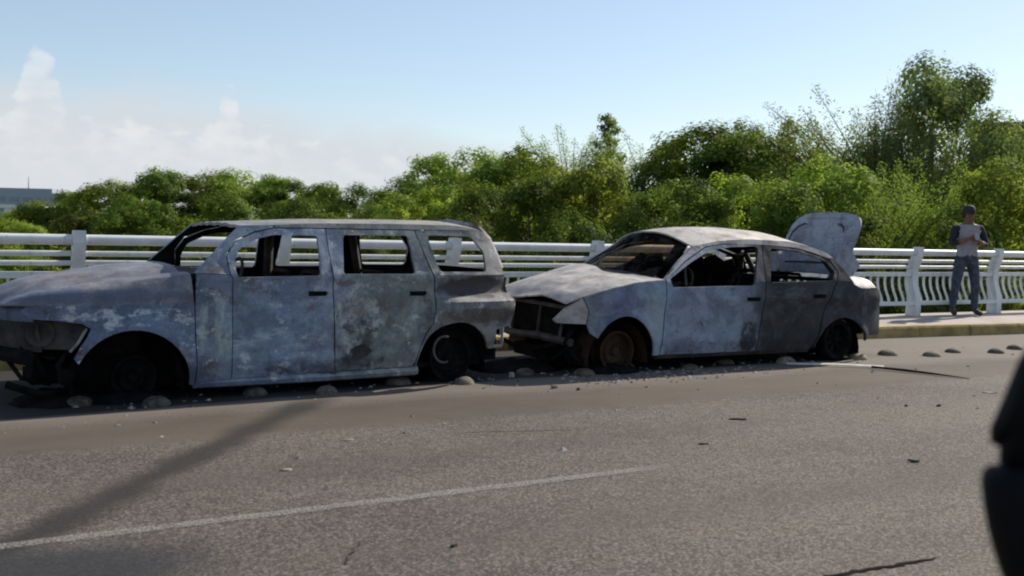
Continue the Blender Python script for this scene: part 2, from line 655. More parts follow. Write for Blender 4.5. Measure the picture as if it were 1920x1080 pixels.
MT['rusty'] = plain('rusted_steel', (0.042, 0.024, 0.014), 0.5, 7, 0.85, 0.25, 0.1, bump=0.5)
MT['greymetal'] = plain('ashen_metal', (0.30, 0.30, 0.29), 0.4, 9, 0.65, 0.35, 0.2, bump=0.4)
MT['strip'] = plain('pale_trim', (0.5, 0.49, 0.45), 0.2, 9, 0.5)
MT['rubber'] = plain('black_rubber', (0.012, 0.012, 0.012), 0.3, 20, 0.8)
MT['plastic'] = plain('black_plastic', (0.004, 0.004, 0.0045), 0.2, 30, 0.75, 0.12)
MT['leaf1'] = leafmat('leaves_green', (0.088, 0.148, 0.028), (0.118, 0.186, 0.034), 0.6, (0.215, 0.275, 0.042))
MT['leaf2'] = leafmat('leaves_yellow_green', (0.20, 0.275, 0.042), (0.25, 0.315, 0.05), 0.62, (0.345, 0.375, 0.058))
MT['leaf3'] = leafmat('leaves_grey_green', (0.12, 0.155, 0.055), (0.16, 0.195, 0.07), 0.5, (0.21, 0.23, 0.065))
MT['leaf4'] = leafmat('leaves_shaded', (0.05, 0.072, 0.018), (0.075, 0.10, 0.022), 0.5, (0.09, 0.115, 0.025))  # shade on the low trees put into a darker leaf colour
MT['bark'] = plain('bark', (0.10, 0.08, 0.06), 0.4, 12, 0.9, bump=0.5)

S1 = (1, 1, 1)
HHRM = burnt('burnt_wagon_metal',
             [(-1.1, (0.141, 0.181, 0.271)), (0.1, (0.150, 0.191, 0.278)), (0.45, (0.220, 0.276, 0.348)), (0.9, (0.236, 0.302, 0.423)), (1.2, (0.272, 0.323, 0.422)),
              (1.45, (0.241, 0.272, 0.288)), (2.0, (0.254, 0.285, 0.288)), (2.4, (0.218, 0.227, 0.235)), (3.0, (0.304, 0.306, 0.305))],
             ash=(0.60, 0.62, 0.62), ash_amt=0.85, rust_amt=0.5, soot=0.55,
             zones=[(.30, .50, .13, .36, (0.40, 0.48, 0.45), .8, 3.0, .42, .62, (1.6, 1, .6)),       # pale streak down the cowl panel
                    (.80, .42, .45, .17, (0.42, 0.48, 0.56), .75, 4.5, .46, .66, (.7, 1, 2.0)),      # scuffs low on the front door
                    (.85, .80, .40, .12, (0.36, 0.42, 0.50), .55, 4.0, .48, .66, (.7, 1, 1.6)),
                    (-.25, .645, .55, .075, (0.50, 0.53, 0.56), .85, 7.0, .47, .60, (.8, 1, 1.6)),   # flaked edge above the front arch
                    (1.50, .62, .24, .30, (0.46, 0.48, 0.48), .8, 5.5, .47, .58, S1),                # mottled rear door
                    (1.55, .45, .32, .34, (0.05, 0.05, 0.052), .8, 3.8, .50, .60, S1),
                    (1.62, .62, .40, .25, (0.13, 0.085, 0.065), .6, 3.0, .46, .62, S1),
                    (1.28, .20, .75, .07, (0.045, 0.045, 0.05), .7, 3.5, .40, .60, (.6, 1, 1)),
                    (1.26, .95, .10, .42, (0.44, 0.46, 0.50), .7, 9.0, .46, .60, (1, 1, .6)),
                    (2.62, .845, .55, .10, (0.045, 0.037, 0.04), .92, 2.0, .1, .3, S1), (2.62, .60, .5, .07, (0.10, 0.085, 0.075), .7, 2.0, .25, .5, S1),             # dark band over the rear wing
                    (2.10, .58, .09, .25, (0.06, 0.062, 0.07), .6, 3.0, .38, .6, S1)])
HHOOD = burnt('burnt_wagon_hood', [(-1.1, (0.20, 0.21, 0.245)), (0.2, (0.21, 0.215, 0.25)), (0.5, (0.24, 0.25, 0.26)), (1.0, (0.27, 0.27, 0.27)), (3.0, (0.31, 0.30, 0.265))],
              ash=(0.46, 0.45, 0.44), ash_amt=0.4, rust_amt=0.3, soot=0.35,
              zones=[(-.5, .80, .7, .055, (0.09, 0.12, 0.19), .7, 2.0, .3, .5, S1)])
SEDM = burnt('burnt_sedan_metal',
             [(-1.3, (0.345, 0.370, 0.403)), (-0.9, (0.237, 0.292, 0.335)), (-0.55, (0.166, 0.186, 0.293)), (-0.2, (0.297, 0.367, 0.467)), (0.3, (0.265, 0.312, 0.407)),
              (0.8, (0.253, 0.317, 0.392)), (1.1, (0.208, 0.219, 0.286)), (1.35, (0.028, 0.031, 0.037)), (2.4, (0.035, 0.038, 0.046)), (3.1, (0.087, 0.092, 0.112))],
             ash_amt=0.3, rust_amt=0.25, soot=0.4, soot_edge=1.08,
             zones=[(-.25, .50, .16, .35, (0.33, 0.36, 0.36), .6, 3.0, .42, .62, (1.4, 1, .6)),
                    (.5, .22, .75, .06, (0.05, 0.055, 0.065), .7, 3.0, .42, .6, (.6, 1, 1)),
                    (1.65, .72, .45, .14, (0.22, 0.23, 0.26), .6, 5.0, .50, .62, (.6, 1, 2.0)), (2.3, .70, .4, .22, (0.16, 0.16, 0.18), .6, 4.0, .46, .58, S1), (1.55, .36, .45, .26, (0.012, 0.012, 0.013), .9, 3.5, .42, .55, S1), (1.75, .55, .5, .3, (0.10, 0.075, 0.06), .6, 4.0, .50, .60, S1), (1.02, .30, .14, .20, (0.015, 0.015, 0.017), .85, 3.0, .38, .5, S1), (1.5, .60, .35, .2, (0.15, 0.18, 0.20), .55, 5.0, .52, .6, S1),
                    (2.74, .62, .06, .20, (0.26, 0.26, 0.27), .7, 5.0, .35, .6, S1)])
SEDTOP = burnt('burnt_sedan_top', [(-1.3, (0.44, 0.415, 0.39)), (0.0, (0.46, 0.44, 0.42)), (1.0, (0.45, 0.43, 0.40)), (2.6, (0.42, 0.40, 0.39)), (3.1, (0.48, 0.46, 0.44))],
               ash=(0.55, 0.53, 0.50), ash_amt=0.4, rust_amt=0.25, soot=0.3)
LIDM = burnt('burnt_trunk_lid', [(2.0, (0.30, 0.33, 0.38)), (3.1, (0.32, 0.34, 0.39))], ash_amt=0.45, rust_amt=0.2, soot=0.6)

# ------------------------------------------------------------------ setting
struct('terrain', [(-1500, -1500, -4.2), (1500, -1500, -4.2), (1500, 2500, -4.2), (-1500, 2500, -4.2)], [(0, 1, 2, 3)], MT['soil'])
KERB = [(-40, 9.95), (2, 9.93), (6, 9.78), (8.6, 9.6), (11.35, 9.37), (14.1, 9.15), (18, 9.05), (60, 9.05)]
kx = lambda x: lerp(x, KERB)
rv = [(-40, -14, 0), (60, -14, 0)] + [(x, y, 0) for x, y in reversed(KERB)]
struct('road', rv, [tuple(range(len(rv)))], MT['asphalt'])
sw = MB()
poly = [(x, y + .16) for x, y in KERB] + [(60, 11.0), (-40, 11.0)]
sw.prism(poly, lambda p, k: (p[0], p[1], 0.15 if k else -0.25))
sidewalk = tag(sw.build('sidewalk', MT['concrete']), kind='structure')
dk = MB().box((10, -1.55, -0.62), (100, 25.2, 1.1))
tag(dk.build('bridge_deck', MT['deck']), kind='structure')

# kerb stones along the sidewalk
kerb = empty('kerb')
tag(kerb, 'faded yellow concrete kerb edging the sidewalk', kind='structure')
x = -1.0
while x < 20:
    L = 1.0
    y0, y1 = kx(x), kx(x + L - .012)
    jit = random.uniform(-.004, .004)
    b = MB()
    prof = [(0, -0.05), (0.012, 0.125), (0.03, 0.153), (0.165, 0.156), (0.165, -0.05)]
    b.prism(prof, lambda p, k, y0=y0, y1=y1, x=x, jit=jit: (x + (L - .012) * k, (y1 if k else y0) + p[0] + jit, p[1] + jit * .5))
    b.build('kerb_stone', MT['kerb'], kerb)
    x += L

# worn lane line
ML = Mat('worn_line_paint', 0.7)
w = ML.noise(5, 8, 0.75)
w2 = ML.noise(75, 3, 0.7)
ML.color(ML.mix(ML.rng(w2, 0.42, 0.6), (0.16, 0.15, 0.145), (0.40, 0.385, 0.36)))
tr = ML.n.new('ShaderNodeBsdfTransparent')
mx = ML.n.new('ShaderNodeMixShader')
xx, yy, zz_ = ML.xyz()
edgef = ML.rng(ML.math('ABSOLUTE', ML.math('SUBTRACT', yy, 0.0)), 0.02, 0.085, 0.0, 0.35)
ML.l.new(ML.math('MULTIPLY', ML.rng(ML.math('SUBTRACT', ML.math('ADD', ML.math('MULTIPLY', w, .6), ML.math('MULTIPLY', w2, .4)), edgef), 0.36, 0.52), ML.rng(xx, 1.35, 1.9, 0.5, 0.0)), mx.inputs[0])
ML.l.new(tr.outputs[0], mx.inputs[1])
ML.l.new(ML.b.outputs[0], mx.inputs[2])
ML.l.new(mx.outputs[0], ML.n['Material Output'].inputs[0])
struct('lane_line', [(-4, -.08, 0), (1.9, -.08, 0), (1.9, .08, 0), (-4, .08, 0)], [(0, 1, 2, 3)], ML.m, loc=(2.0, 4.55, 0.004))


def crack(name, pts, w, label):
    V = []
    F = []
    for i, (px, py) in enumerate(pts):
        a = Vector(pts[max(0, i - 1)])
        b = Vector(pts[min(len(pts) - 1, i + 1)])
        t = (b - a).normalized()
        q_ = i / (len(pts) - 1)
        n = Vector((-t.y, t.x)) * w * (.35 + .65 * abs(noise.noise((i * .45, w * 90, 3.0))) * 1.6) * min(1, 5 * q_ + .1, 5 * (1 - q_) + .1)
        V += [(px + n.x, py + n.y, 0.004), (px - n.x, py - n.y, 0.004)]
        if i:
            F.append((2 * i - 2, 2 * i - 1, 2 * i + 1, 2 * i))
    return tag(obj(name, V, F, MT['black']), label, kind='structure')


def wander(a, b, n, amp):
    a, b = Vector(a), Vector(b)
    t = (b - a).normalized()
    q = Vector((-t.y, t.x))
    return [tuple(a.lerp(b, i / n) + q * random.uniform(-amp, amp)) for i in range(n + 1)]


crack('road_crack', wander((3.05, 2.78), (3.72, 2.73), 22, .010), .024, 'black tar crack in the asphalt at bottom right')
crack('road_crack', wander((1.42, 3.72), (1.60, 4.0), 9, .015), .004, 'thin crack in the asphalt below the lane line')
crack('road_crack', wander((3.0, 5.9), (3.9, 5.65), 14, .012), .007, 'thin dark crack beyond the lane line')

# ------------------------------------------------------------------ railing
RY, RX0, RL = 10.737, 1.296, 2.048
rail = empty('bridge_railing', (RX0, RY, 0.15))
tag(rail, 'white painted bridge railing with curved posts and bowed balusters', 'railing')
front = [(-.135, 1.09), (-.135, .97), (-.10, .86), (-.055, .74), (-.035, .63), (-.05, .53), (-.09, .40), (-.115, .29), (-.115, .19), (-.13, .16), (-.13, 0)]
back = [(.07, 0), (.07, .16), (.055, .19), (.055, .30), (.075, .42), (.095, .54), (.095, .66), (.07, .78), (.03, .90), (-.005, 1.0), (-.02, 1.09)]
pm = MB()
pm.prism(front + back, lambda p, k: (-.058 + .116 * k, p[0], p[1]))
pmesh = mesh_of('post', pm.v, pm.f, MT['rail'])
segs = [('top_rail', -.06, 1.0, .052, 10), ('thin_rail', -.01, .862, .027, 8), ('thin_rail', .012, .772, .025, 8)]
rm = {}
bal = [(.02, .63), (.028, .56), (.02, .48), (-.005, .40), (-.04, .33), (-.065, .27), (-.07, .21)]
bb = MB()
for (ya, za), (yb, zb) in zip(bal, bal[1:]):
    pass
n = len(bal)
V, F = [], []
for ya, za in bal:
    for dx, dy in ((-.011, -.016), (.011, -.016), (.011, .016), (-.011, .016)):
        V.append((dx, ya + dy, za))
for i in range(n - 1):
    for k in range(4):
        F.append((i * 4 + k, i * 4 + (k + 1) % 4, i * 4 + 4 + (k + 1) % 4, i * 4 + 4 + k))
F += [(0, 1, 2, 3), (4 * n - 4, 4 * n - 3, 4 * n - 2, 4 * n - 1)]
bmesh_ = mesh_of('baluster', V, F, MT['rail'])


def child(name, me, parent, loc):
    o = bpy.data.objects.new(name, me)
    link(o, parent)
    o.location = loc
    return o


tmesh = {}
for nm, y, z, r, sg in segs:
    q = MB().tube([(.04, y, z), (RL - .04, y, z)], r, sg)
    tmesh[(nm, z)] = mesh_of(nm, q.v, q.f, MT['rail'], True, 40)
q = MB().box((RL / 2, .02, .655), (RL - .1, .075, .062))
midm = mesh_of('middle_rail', q.v, q.f, MT['rail'])
q = MB().box((RL / 2, -.07, .20), (RL - .1, .085, .055))
botm = mesh_of('bottom_rail', q.v, q.f, MT['rail'])
for k in range(-2, 11):
    p = child('post', pmesh, rail, (k * RL, 0, 0))
    p.rotation_euler = (random.uniform(-.008, .008), 0, 0)
    for nm, y, z, r, sg in segs:
        child(nm, tmesh[(nm, z)], rail, (k * RL, random.uniform(-.004, .004), random.uniform(-.004, .004)))
    child('middle_rail', midm, rail, (k * RL, 0, 0))
    child('bottom_rail', botm, rail, (k * RL, 0, 0))
    for i in range(12):
        child('baluster', bmesh_, rail, (k * RL + .13 + i * (RL - .26) / 11 + random.uniform(-.006, .006), 0, 0))


# ------------------------------------------------------------------ wagon
def make_wheel(parent, x, z, y, r, rimmat, tyre=None, spokes=5, name='wheel', tilt=0.0, side=-1):
    """burnt wheel: rim, hub and spokes; tyre casing where it survives"""
    base = Matrix.Translation((x, y, z)) @ Matrix.Rotation(tilt, 4, 'Z') @ Matrix.Rotation(side * -math.pi / 2, 4, 'X')
    b = MB()
    b.lathe([(r * .80, -.10), (r, -.10), (r, -.085), (r * .86, -.06), (r * .84, .04), (r, .065), (r, .085), (r * .90, .088), (r * .80, .03), (r * .80, -.10)], 28, base)
    wh = b.build(name, rimmat, parent, True, 35)
    s = MB()
    for k in range(spokes):
        M = base @ Matrix.Rotation(k * 2 * math.pi / spokes, 4, 'Z')
        v = [M @ Vector(p) for p in [(r * .12, -r * .12, .05), (r * .85, -r * .16, .03), (r * .85, r * .16, .03), (r * .12, r * .12, .05),
                                     (r * .12, -r * .12, .0), (r * .85, -r * .16, -.01), (r * .85, r * .16, -.01), (r * .12, r * .12, .0)]]
        s.add(v, [(0, 1, 2, 3), (7, 6, 5, 4), (0, 4, 5, 1), (1, 5, 6, 2), (2, 6, 7, 3), (3, 7, 4, 0)])
    if spokes:
        s.build('spokes', rimmat, wh)
    else:
        MB().lathe([(r * .2, .03), (r * .55, .045), (r * .70, .02), (r * .82, .028), (r * .82, .0), (r * .2, .0)], 24, base).build('wheel_disc', rimmat, wh, True)
    h = MB().lathe([(0.001, .07), (r * .2, .068), (r * .24, .05), (r * .24, -.02), (0.001, -.02)], 16, base)
    h.build('hub', rimmat, wh, True)
    d = MB().lathe([(0.001, -.02), (r * .62, -.02), (r * .66, -.05), (r * .66, -.10), (0.001, -.10)], 22, base)
    d.build('brake_drum', MT['rusty'], wh, True)
    if tyre:
        t = MB().lathe([(r * .95, .09), (r + tyre * .6, .105), (r + tyre, .07), (r + tyre, -.07), (r + tyre * .6, -.105), (r * .95, -.09)], 28, base)
        t.build('tyre', MT['black'], wh, True)
    return wh


HW = 0.84
hyaw = math.radians(2.5)
hn = Vector((-math.sin(hyaw), math.cos(hyaw), 0))
ho = Vector((1.6, 7.75, 0)) + hn * HW
wagon = empty('burnt_wagon', ho, hyaw)
tag(wagon, 'burnt-out bluish-grey boxy wagon with empty windows and missing tyres', 'car', 'burnt-out cars on the bridge')


def arch(cx, cz, rx, rz, a0, a1, n=18):
    return [(cx + rx * math.cos(math.radians(a0 + (a1 - a0) * i / n)), cz + rz * math.sin(math.radians(a0 + (a1 - a0) * i / n))) for i in range(n + 1)]


def hoff(x, z):
    o = max(0, z - .95) * .35 + max(0, .30 - z) * .22
    o += (max(0, -.45 - x) / .65) ** 2 * .13 + (max(0, x - 2.55) / .45) ** 2 * .10
    # rear wing swells over the wheel, recessed band above it
    r = sst(2.12, 2.36, x)
    o -= r * (.125 * sst(.785, .715, z) * (.45 + .55 * sst(.47, .66, z))) * sst(.25, .45, z)
    o += r * .022 * sst(.76, .81, z) * sst(.97, .90, z)
    d = math.hypot((x + .30) / .42, (z - .12) / .43)
    o -= .06 * math.exp(-((d - 1.05) / .22) ** 2) * sst(.05, .3, z)
    o -= .014 * math.exp(-((z - .935) / .03) ** 2)
    o += .010 * math.exp(-((z - .33) / .05) ** 2) * sst(.2, .4, x) * sst(2.1, 1.9, x)
    return o


FA = arch(-.30, .12, .42, .435, 0, 152)
fender_o = [(.146, .742), (.155, .12)] + FA + [(-.70, .36), (-.66, .44), (-.612, .51), (-.585, .568), (-.64, .605), (-.80, .628), (-.973, .642), (-1.03, .70), (-.99, .728), (-.747, .733)]
cowl_o = [(.154, .742), (.163, .135), (.436, .148), (.430, .925), (.408, .95), (.16, .962)]
apil_o = [(.150, .968), (.30, 1.11), (.43, 1.238), (.53, 1.328), (.80, 1.338), (.80, 1.322), (.64, 1.288), (.47, 1.215), (.395, 1.10), (.412, .955)]
fdoor_o = [(.443, .150), (1.281, .158), (1.262, .60), (1.248, .895), (1.226, 1.318), (.80, 1.314), (.645, 1.278), (.477, 1.205), (.405, 1.095), (.418, .955), (.437, .925)]
fwin = rounded([(.468, .932), (.455, 1.05), (.505, 1.156), (.666, 1.232), (.782, 1.262), (1.158, 1.262), (1.150, .943)], .03)
rdoor_o = [(1.291, .158), (1.99, .165), (2.02, .20), (2.04, .30), (2.10, .44), (2.165, .53), (2.182, .64), (2.18, .889), (2.097, 1.138), (2.04, 1.322), (1.236, 1.318), (1.258, .895), (1.272, .60)]
rwin_ = rounded([(1.345, .955), (1.380, 1.272), (1.975, 1.277), (2.005, .955)], .03)
RA = arch(2.40, .12, .37, .42, 176, 24)
quart_o = [(2.052, 1.322), (2.108, 1.138), (2.192, .889), (2.193, .64), (2.176, .53), (2.112, .435), (2.05, .30), (2.03, .19), (2.03, .15)] + RA + \
          [(2.755, .285), (2.80, .285), (2.80, .46), (2.985, .485), (2.99, .70), (2.946, .884), (2.894, 1.041), (2.845, 1.20), (2.76, 1.31), (2.70, 1.335)]
qwin = rounded([(2.161, 1.285), (2.59, 1.280), (2.715, 1.144), (2.712, .97), (2.241, .971), (2.19, 1.139)], .035)
rrail_o = [(.81, 1.322), (.81, 1.342), (1.23, 1.364), (2.03, 1.374), (2.40, 1.374), (2.54, 1.366), (2.63, 1.352), (2.692, 1.338), (2.05, 1.330), (1.23, 1.326)]
lamp_o = rounded([(-1.03, .60), (-.98, .632), (-.65, .60), (-.592, .566), (-.628, .508), (-.70, .415), (-1.0, .42), (-1.045, .52)], .03)
for sdn in (-1, 1):
    panel('front_fender', fender_o, [], HW, hoff, HHRM, wagon, sdn, seed=1)
    panel('cowl_panel', cowl_o, [], HW, hoff, HHRM, wagon, sdn, seed=2)
    panel('windscreen_pillar', apil_o, [], HW, hoff, HHRM, wagon, sdn, thick=.045, seed=3)
    d1 = panel('front_door', fdoor_o, [fwin], HW, hoff, HHRM, wagon, sdn, thick=.03, dent=.014, seed=4)
    d2 = panel('rear_door', rdoor_o, [rwin_], HW, hoff, HHRM, wagon, sdn, thick=.03, dent=.014, seed=5)
    panel('rear_quarter_panel', quart_o, [qwin], HW, hoff, HHRM, wagon, sdn, thick=.03, seed=6)
    panel('roof_rail', rrail_o, [], HW, hoff, HHOOD, wagon, sdn, thick=.04, dent=.003, seed=7)
    # door handles: dark slots with a burnt pull bar
    for dd, hx, hz in ((d1, 1.12, .80), (d2, 2.02, .79)):
        yy_ = sdn * (HW - hoff(hx, hz))
        h = MB().box((hx, yy_, hz), (.15, .012, .038)).box((hx + .02, yy_ + sdn * .012, hz + .005), (.12, .02, .014))
        h.build('door_handle', MT['black'], dd)
    # inner pillars close the gaps between the doors
    for px_ in ((1.245, .06), (2.11, .05)):
        pass
    ip = MB()
    ip.tube([(1.285, sdn * (HW - .07), .14), (1.265, sdn * (HW - .06), .9), (1.235, sdn * (HW - .19), 1.33)], .045, 6)
    ip.build('centre_pillar', MT['char'], wagon)
    ip = MB()
    ip.tube([(2.03, sdn * (HW - .09), .2), (2.185, sdn * (HW - .07), .62), (2.185, sdn * (HW - .06), .9), (2.05, sdn * (HW - .19), 1.33)], .042, 6)
    ip.build('rear_pillar', MT['char'], wagon)
    # sill tube
    sl = MB().tube([(.16, sdn * (HW - .08), .125), (1.1, sdn * (HW - .075), .118), (2.06, sdn * (HW - .08), .122)], .045, 8)
    sl.build('sill', HHRM, wagon, True)
    # bumper bracket behind the rear wheel
    br = MB()
    yb = HW - .12
    for a, b_, r_ in (((2.80, .47), (2.83, .30), .016), ((2.83, .29), (2.945, .29), .017), ((2.95, .29), (2.955, .475), .013)):
        br.tube([(a[0], sdn * yb, a[1]), (b_[0], sdn * yb, b_[1])], r_, 6)
    br.build('bumper_bracket', MT['greymetal'], wagon)
    # headlamp bucket with the burnt reflector
    lp = panel('headlamp_bucket', lamp_o, [], HW - .09, hoff, MT['char'], wagon, sdn, thick=.02, seed=9)
    lb = MB().lathe([(.001, .0), (.05, .012), (.085, .045), (.095, .05), (.09, .03), (.06, -.01)], 16,
                    Matrix.Translation((-.90, sdn * (HW - .165), .535)) @ Matrix.Rotation(sdn * -math.pi / 2, 4, 'X'))
    lb.build('reflector', MT['char'], lp, True)
    lb = MB().tube([(-.60, sdn * (HW - .06), .565), (-.66, sdn * (HW - .07), .46), (-.71, sdn * (HW - .08), .40)], .012, 6)
    lb.build('lamp_bracket', MT['greymetal'], lp)
    # wheel house liners
    for cx_, cz_, r_ in ((-.30, .14, .40), (2.40, .12, .36)):
        pts = arch(cx_, cz_, r_, r_, -10, 190, 14)
        V = [(px, sdn * (HW - .09), pz) for px, pz in pts] + [(px, sdn * (HW - .42), pz) for px, pz in pts]
        nn = len(pts)
        F = [(i, i + 1, nn + i + 1, nn + i) for i in range(nn - 1)] + [tuple(range(nn, 2 * nn))]
        obj('wheel_house', V, F, MT['black'], wagon)
    w_ = make_wheel(wagon, -.25, .17, sdn * (HW - .30), .17, MT['black'], tilt=.12, side=sdn, spokes=0)
    w_ = make_wheel(wagon, 2.40, .21, sdn * (HW - .17), .205, MT['black'], side=sdn, spokes=0)
    dr = MB().tube([(2.33 + .105 * math.cos(a), sdn * (HW - .075), .29 + .115 * math.sin(a)) for a in [math.radians(70 + 220 * k / 16) for k in range(17)]], .011, 6)
    dr.build('rim_flange', plain('dull_rim', (.10, .10, .10), .4, 9), w_, True)

zn = [(-1.12, .745), (-1.05, .785), (-.90, .822), (-.772, .838), (-.5, .868), (-.228, .918), (.147, .962)]
zc = [(-1.12, .755), (-1.05, .80), (-.908, .868), (-.751, .912), (-.571, .938), (-.295, .985), (.14, 1.02)]


def hood(u, v):
    s = v * 2 - 1
    a = abs(s)
    x = -1.12 + 1.26 * u
    xb = x - .10 * (1 - s * s) * u * u * .6 - .06 * (1 - s * s) * (1 - u)
    We = HW - hoff(x, .74) - .002
    if a < .84:
        t = a / .84
        y = t * (We - .055)
        z = lerp(x, zn) + (lerp(x, zc) - lerp(x, zn)) * (1 - t ** 2.4)
        z += -.03 * math.exp(-((t - .72) / .12) ** 2)
    else:
        t = (a - .84) / .16
        y = We - .055 + .055 * math.sin(t * math.pi / 2)
        z = lerp(x, zn) - (lerp(x, zn) - .744) * (1 - math.cos(t * math.pi / 2))
    z += .006 * noise.noise((x * 3, s * 3, 1)) + .003 * noise.noise((x * 9, s * 9, 4))
    return (xb, math.copysign(y, s), z)


surf('hood', hood, 40, 44, HHOOD, wagon, .012)
# grille panel and front structure
def fascia(u, v):
    s = u * 2 - 1
    We = HW - hoff(-1.05, .6) - .01
    x = -1.135 + .20 * abs(s) ** 2.6 - .06 * (1 - s * s)
    return (x + .03 * (1 - v), s * We * .98, .40 + .22 * v)


surf('grille_panel', fascia, 24, 8, MT['char'], wagon, .02, (1, 0, 0))


def nose(u, v):
    p = fascia(u, 1.0)
    return (p[0] - .012 - .02 * math.sin(v * 2.6) + .05 * v * v, p[1] * 1.012, .615 + .145 * v)


surf('nose_panel', nose, 28, 8, HHRM, wagon, .015, (1, 0, 0))
g = MB()
for k in range(7):
    s = -.55 + 1.1 * k / 6
    g.box((-1.215 + .12 * abs(s) ** 2, s, .64), (.02, .02, .16))
g.tube([(-1.13, -.6, .73), (-1.20, 0, .735), (-1.13, .6, .73)], .02, 6)
g.build('grille', HHRM, wagon)
bmp = MB().tube([(-.98, -.70, .36), (-1.14, -.35, .37), (-1.17, 0, .37), (-1.14, .35, .37), (-.98, .70, .36)], .055, 8)
bmp.build('bumper_beam', MT['black'], wagon, True)
bmp = MB()
bmp.tube([(-.70, -.70, .42), (-.78, -.70, .30), (-.74, -.68, .16)], .022, 6).tube([(-.93, -.60, .38), (-.85, -.62, .22)], .018, 6)
bmp.box((-.73, -.70, .22), (.10, .02, .10))
bmp.box((-.80, -.25, .22), (.22, .4, .12), Matrix.Rotation(.3, 3, 'Y')).tube([(-1.08, -.45, .33), (-1.0, -.55, .20), (-.8, -.5, .14)], .018, 5).tube([(-1.10, -.55, .16), (-.88, -.62, .08), (-.66, -.58, .10)], .03, 6)
bmp.build('bumper_remains', MT['black'], wagon)
eng = MB()
eng.box((-.55, 0, .55), (.75, 1.0, .42)).box((-.45, .1, .3), (.5, .7, .25)).box((-.98, 0, .52), (.06, 1.2, .35)).box((-.2, 0, .14), (1.4, .5, .08))
eng.build('engine', MT['black'], wagon)


def zroof(x):
    return lerp(x, [(.48, 1.328), (.81, 1.343), (1.23, 1.365), (2.03, 1.375), (2.40, 1.375), (2.54, 1.367), (2.63, 1.352), (2.70, 1.335)])


def roof(u, v):
    s = v * 2 - 1
    x = .53 + (2.71 - .53) * u
    x -= .03 * (1 - s * s) * (1 - u) ** 6
    x += .06 * (1 - s * s) * u ** 8
    xe = .53 + (2.71 - .53) * u
    We = HW - hoff(xe, zroof(xe)) - .006
    z = zroof(xe) + (.022 + .02 * u) * (1 - abs(s) ** 2.3) + .004 * noise.noise((x * 2, s * 2, 7))
    z += .004 * math.cos(s * 22) * (1 - s ** 4)
    return (x, s * We, z)


surf('roof', roof, 36, 40, HHOOD, wagon, .025)
# tailgate: frame with open window
tg = MB()
hinges = [(2.70, 1.355), (2.80, 1.25), (2.865, 1.10), (2.905, .99)]
for sdn in (-1, 1):
    tg.tube([(hx + .03, sdn * (HW - .25 + (1.4 - hz) * .2), hz) for hx, hz in hinges], .04, 6)
tg.tube([(2.72, -.56, 1.36), (2.78, 0, 1.40), (2.72, .56, 1.36)], .04, 6)
tgo = tg.build('tailgate_frame', HHRM, wagon)
surf('tailgate', lambda u, v: (2.955 + .06 * (1 - (2 * u - 1) ** 2) + .045 * math.cos((v - .3) * 3), (2 * u - 1) * (HW - .19), .38 + .60 * v), 18, 14, HHRM, wagon, .02, (-1, 0, 0))
# interior
it = MB().box((1.4, 0, .16), (2.6, 1.46, .04)).box((.08, 0, .52), (.04, 1.4, .72))
it.box((2.62, 0, .34), (.62, 1.3, .36))
it.build('floor_pan', MT['black'], wagon)
it = MB().tube([(.34, -.70, .90), (.30, 0, .92), (.34, .70, .90)], .06, 8).box((.18, 0, .93), (.28, 1.38, .05)).box((.36, .0, .72), (.16, .35, .38))
it.build('dashboard_beam', MT['char'], wagon)
sw_ = MB().tube([(.58 + .055 * math.sin(a), -.36 + .18 * math.cos(a), .90 + .165 * math.sin(a)) for a in [2 * math.pi * k / 20 for k in range(20)]], .013, 6, True)
sw_.tube([(.58, -.36, .90), (.36, -.36, .84)], .025, 6).tube([(.58, -.53, .90), (.58, -.19, .90)], .011, 5)
sw_.build('steering_wheel', MT['char'], wagon)


sedan_ref = [None]


def seat(parent, x, y, w, h=.95):
    s = MB()
    s.tube([(x, y - w / 2, .34), (x + .13, y - w / 2, h - .06), (x + .15, y - w / 2 + .06, h), (x + .15, y + w / 2 - .06, h), (x + .13, y + w / 2, h - .06), (x, y + w / 2, .34)], .018, 6)
    for k in range(5):
        z = .45 + k * .1
        s.tube([(x + .03 + .2 * (z - .45), y - w / 2, z), (x + .07 + .2 * (z - .45), y, z), (x + .03 + .2 * (z - .45), y + w / 2, z)], .006, 5)
    s.tube([(x, y - w / 2, .34), (x - .45, y - w / 2, .36), (x - .45, y + w / 2, .36), (x, y + w / 2, .34)], .018, 6)
    for k in range(5):
        s.tube([(x - .42 + k * .09, y - w / 2, .36), (x - .42 + k * .09, y, .33), (x - .42 + k * .09, y + w / 2, .36)], .006, 5)
    s.box((x - .22, y, .27), (.45, w * .8, .06))
    return s.build('seat_frame', MT['black'] if parent is sedan_ref[0] else MT['rusty'], parent)


seat(wagon, 1.10, -.37, .46)
seat(wagon, 1.10, .37, .46, .93)
seat(wagon, 1.98, -.34, .60, .90)
seat(wagon, 1.98, .34, .60, .92)
# burnt-through ring on the rear door
dk_ = MB()
hole_c = (1.50, .31)
dk_.prism([(hole_c[0] + (.085 + .014 * math.sin(3 * a + 1) + .01 * math.sin(7 * a)) * math.cos(a), hole_c[1] + (.062 + .010 * math.sin(2 * a)) * math.sin(a)) for a in [2 * math.pi * k / 24 for k in range(24)]],
          lambda p, k: (p[0], -(HW - hoff(p[0], p[1]) + (.0115 if k else -.004)), p[1]))
dk_.build('scorched_patch', MT['char'], wagon)

# ------------------------------------------------------------------ sedan
SW = 0.85
sedan = empty('burnt_sedan', (6.3, 7.75 + SW, 0), 0)
tag(sedan, 'burnt-out grey sedan with raised trunk lid and blackened rear doors', 'car', 'burnt-out cars on the bridge')


sedan_ref[0] = sedan


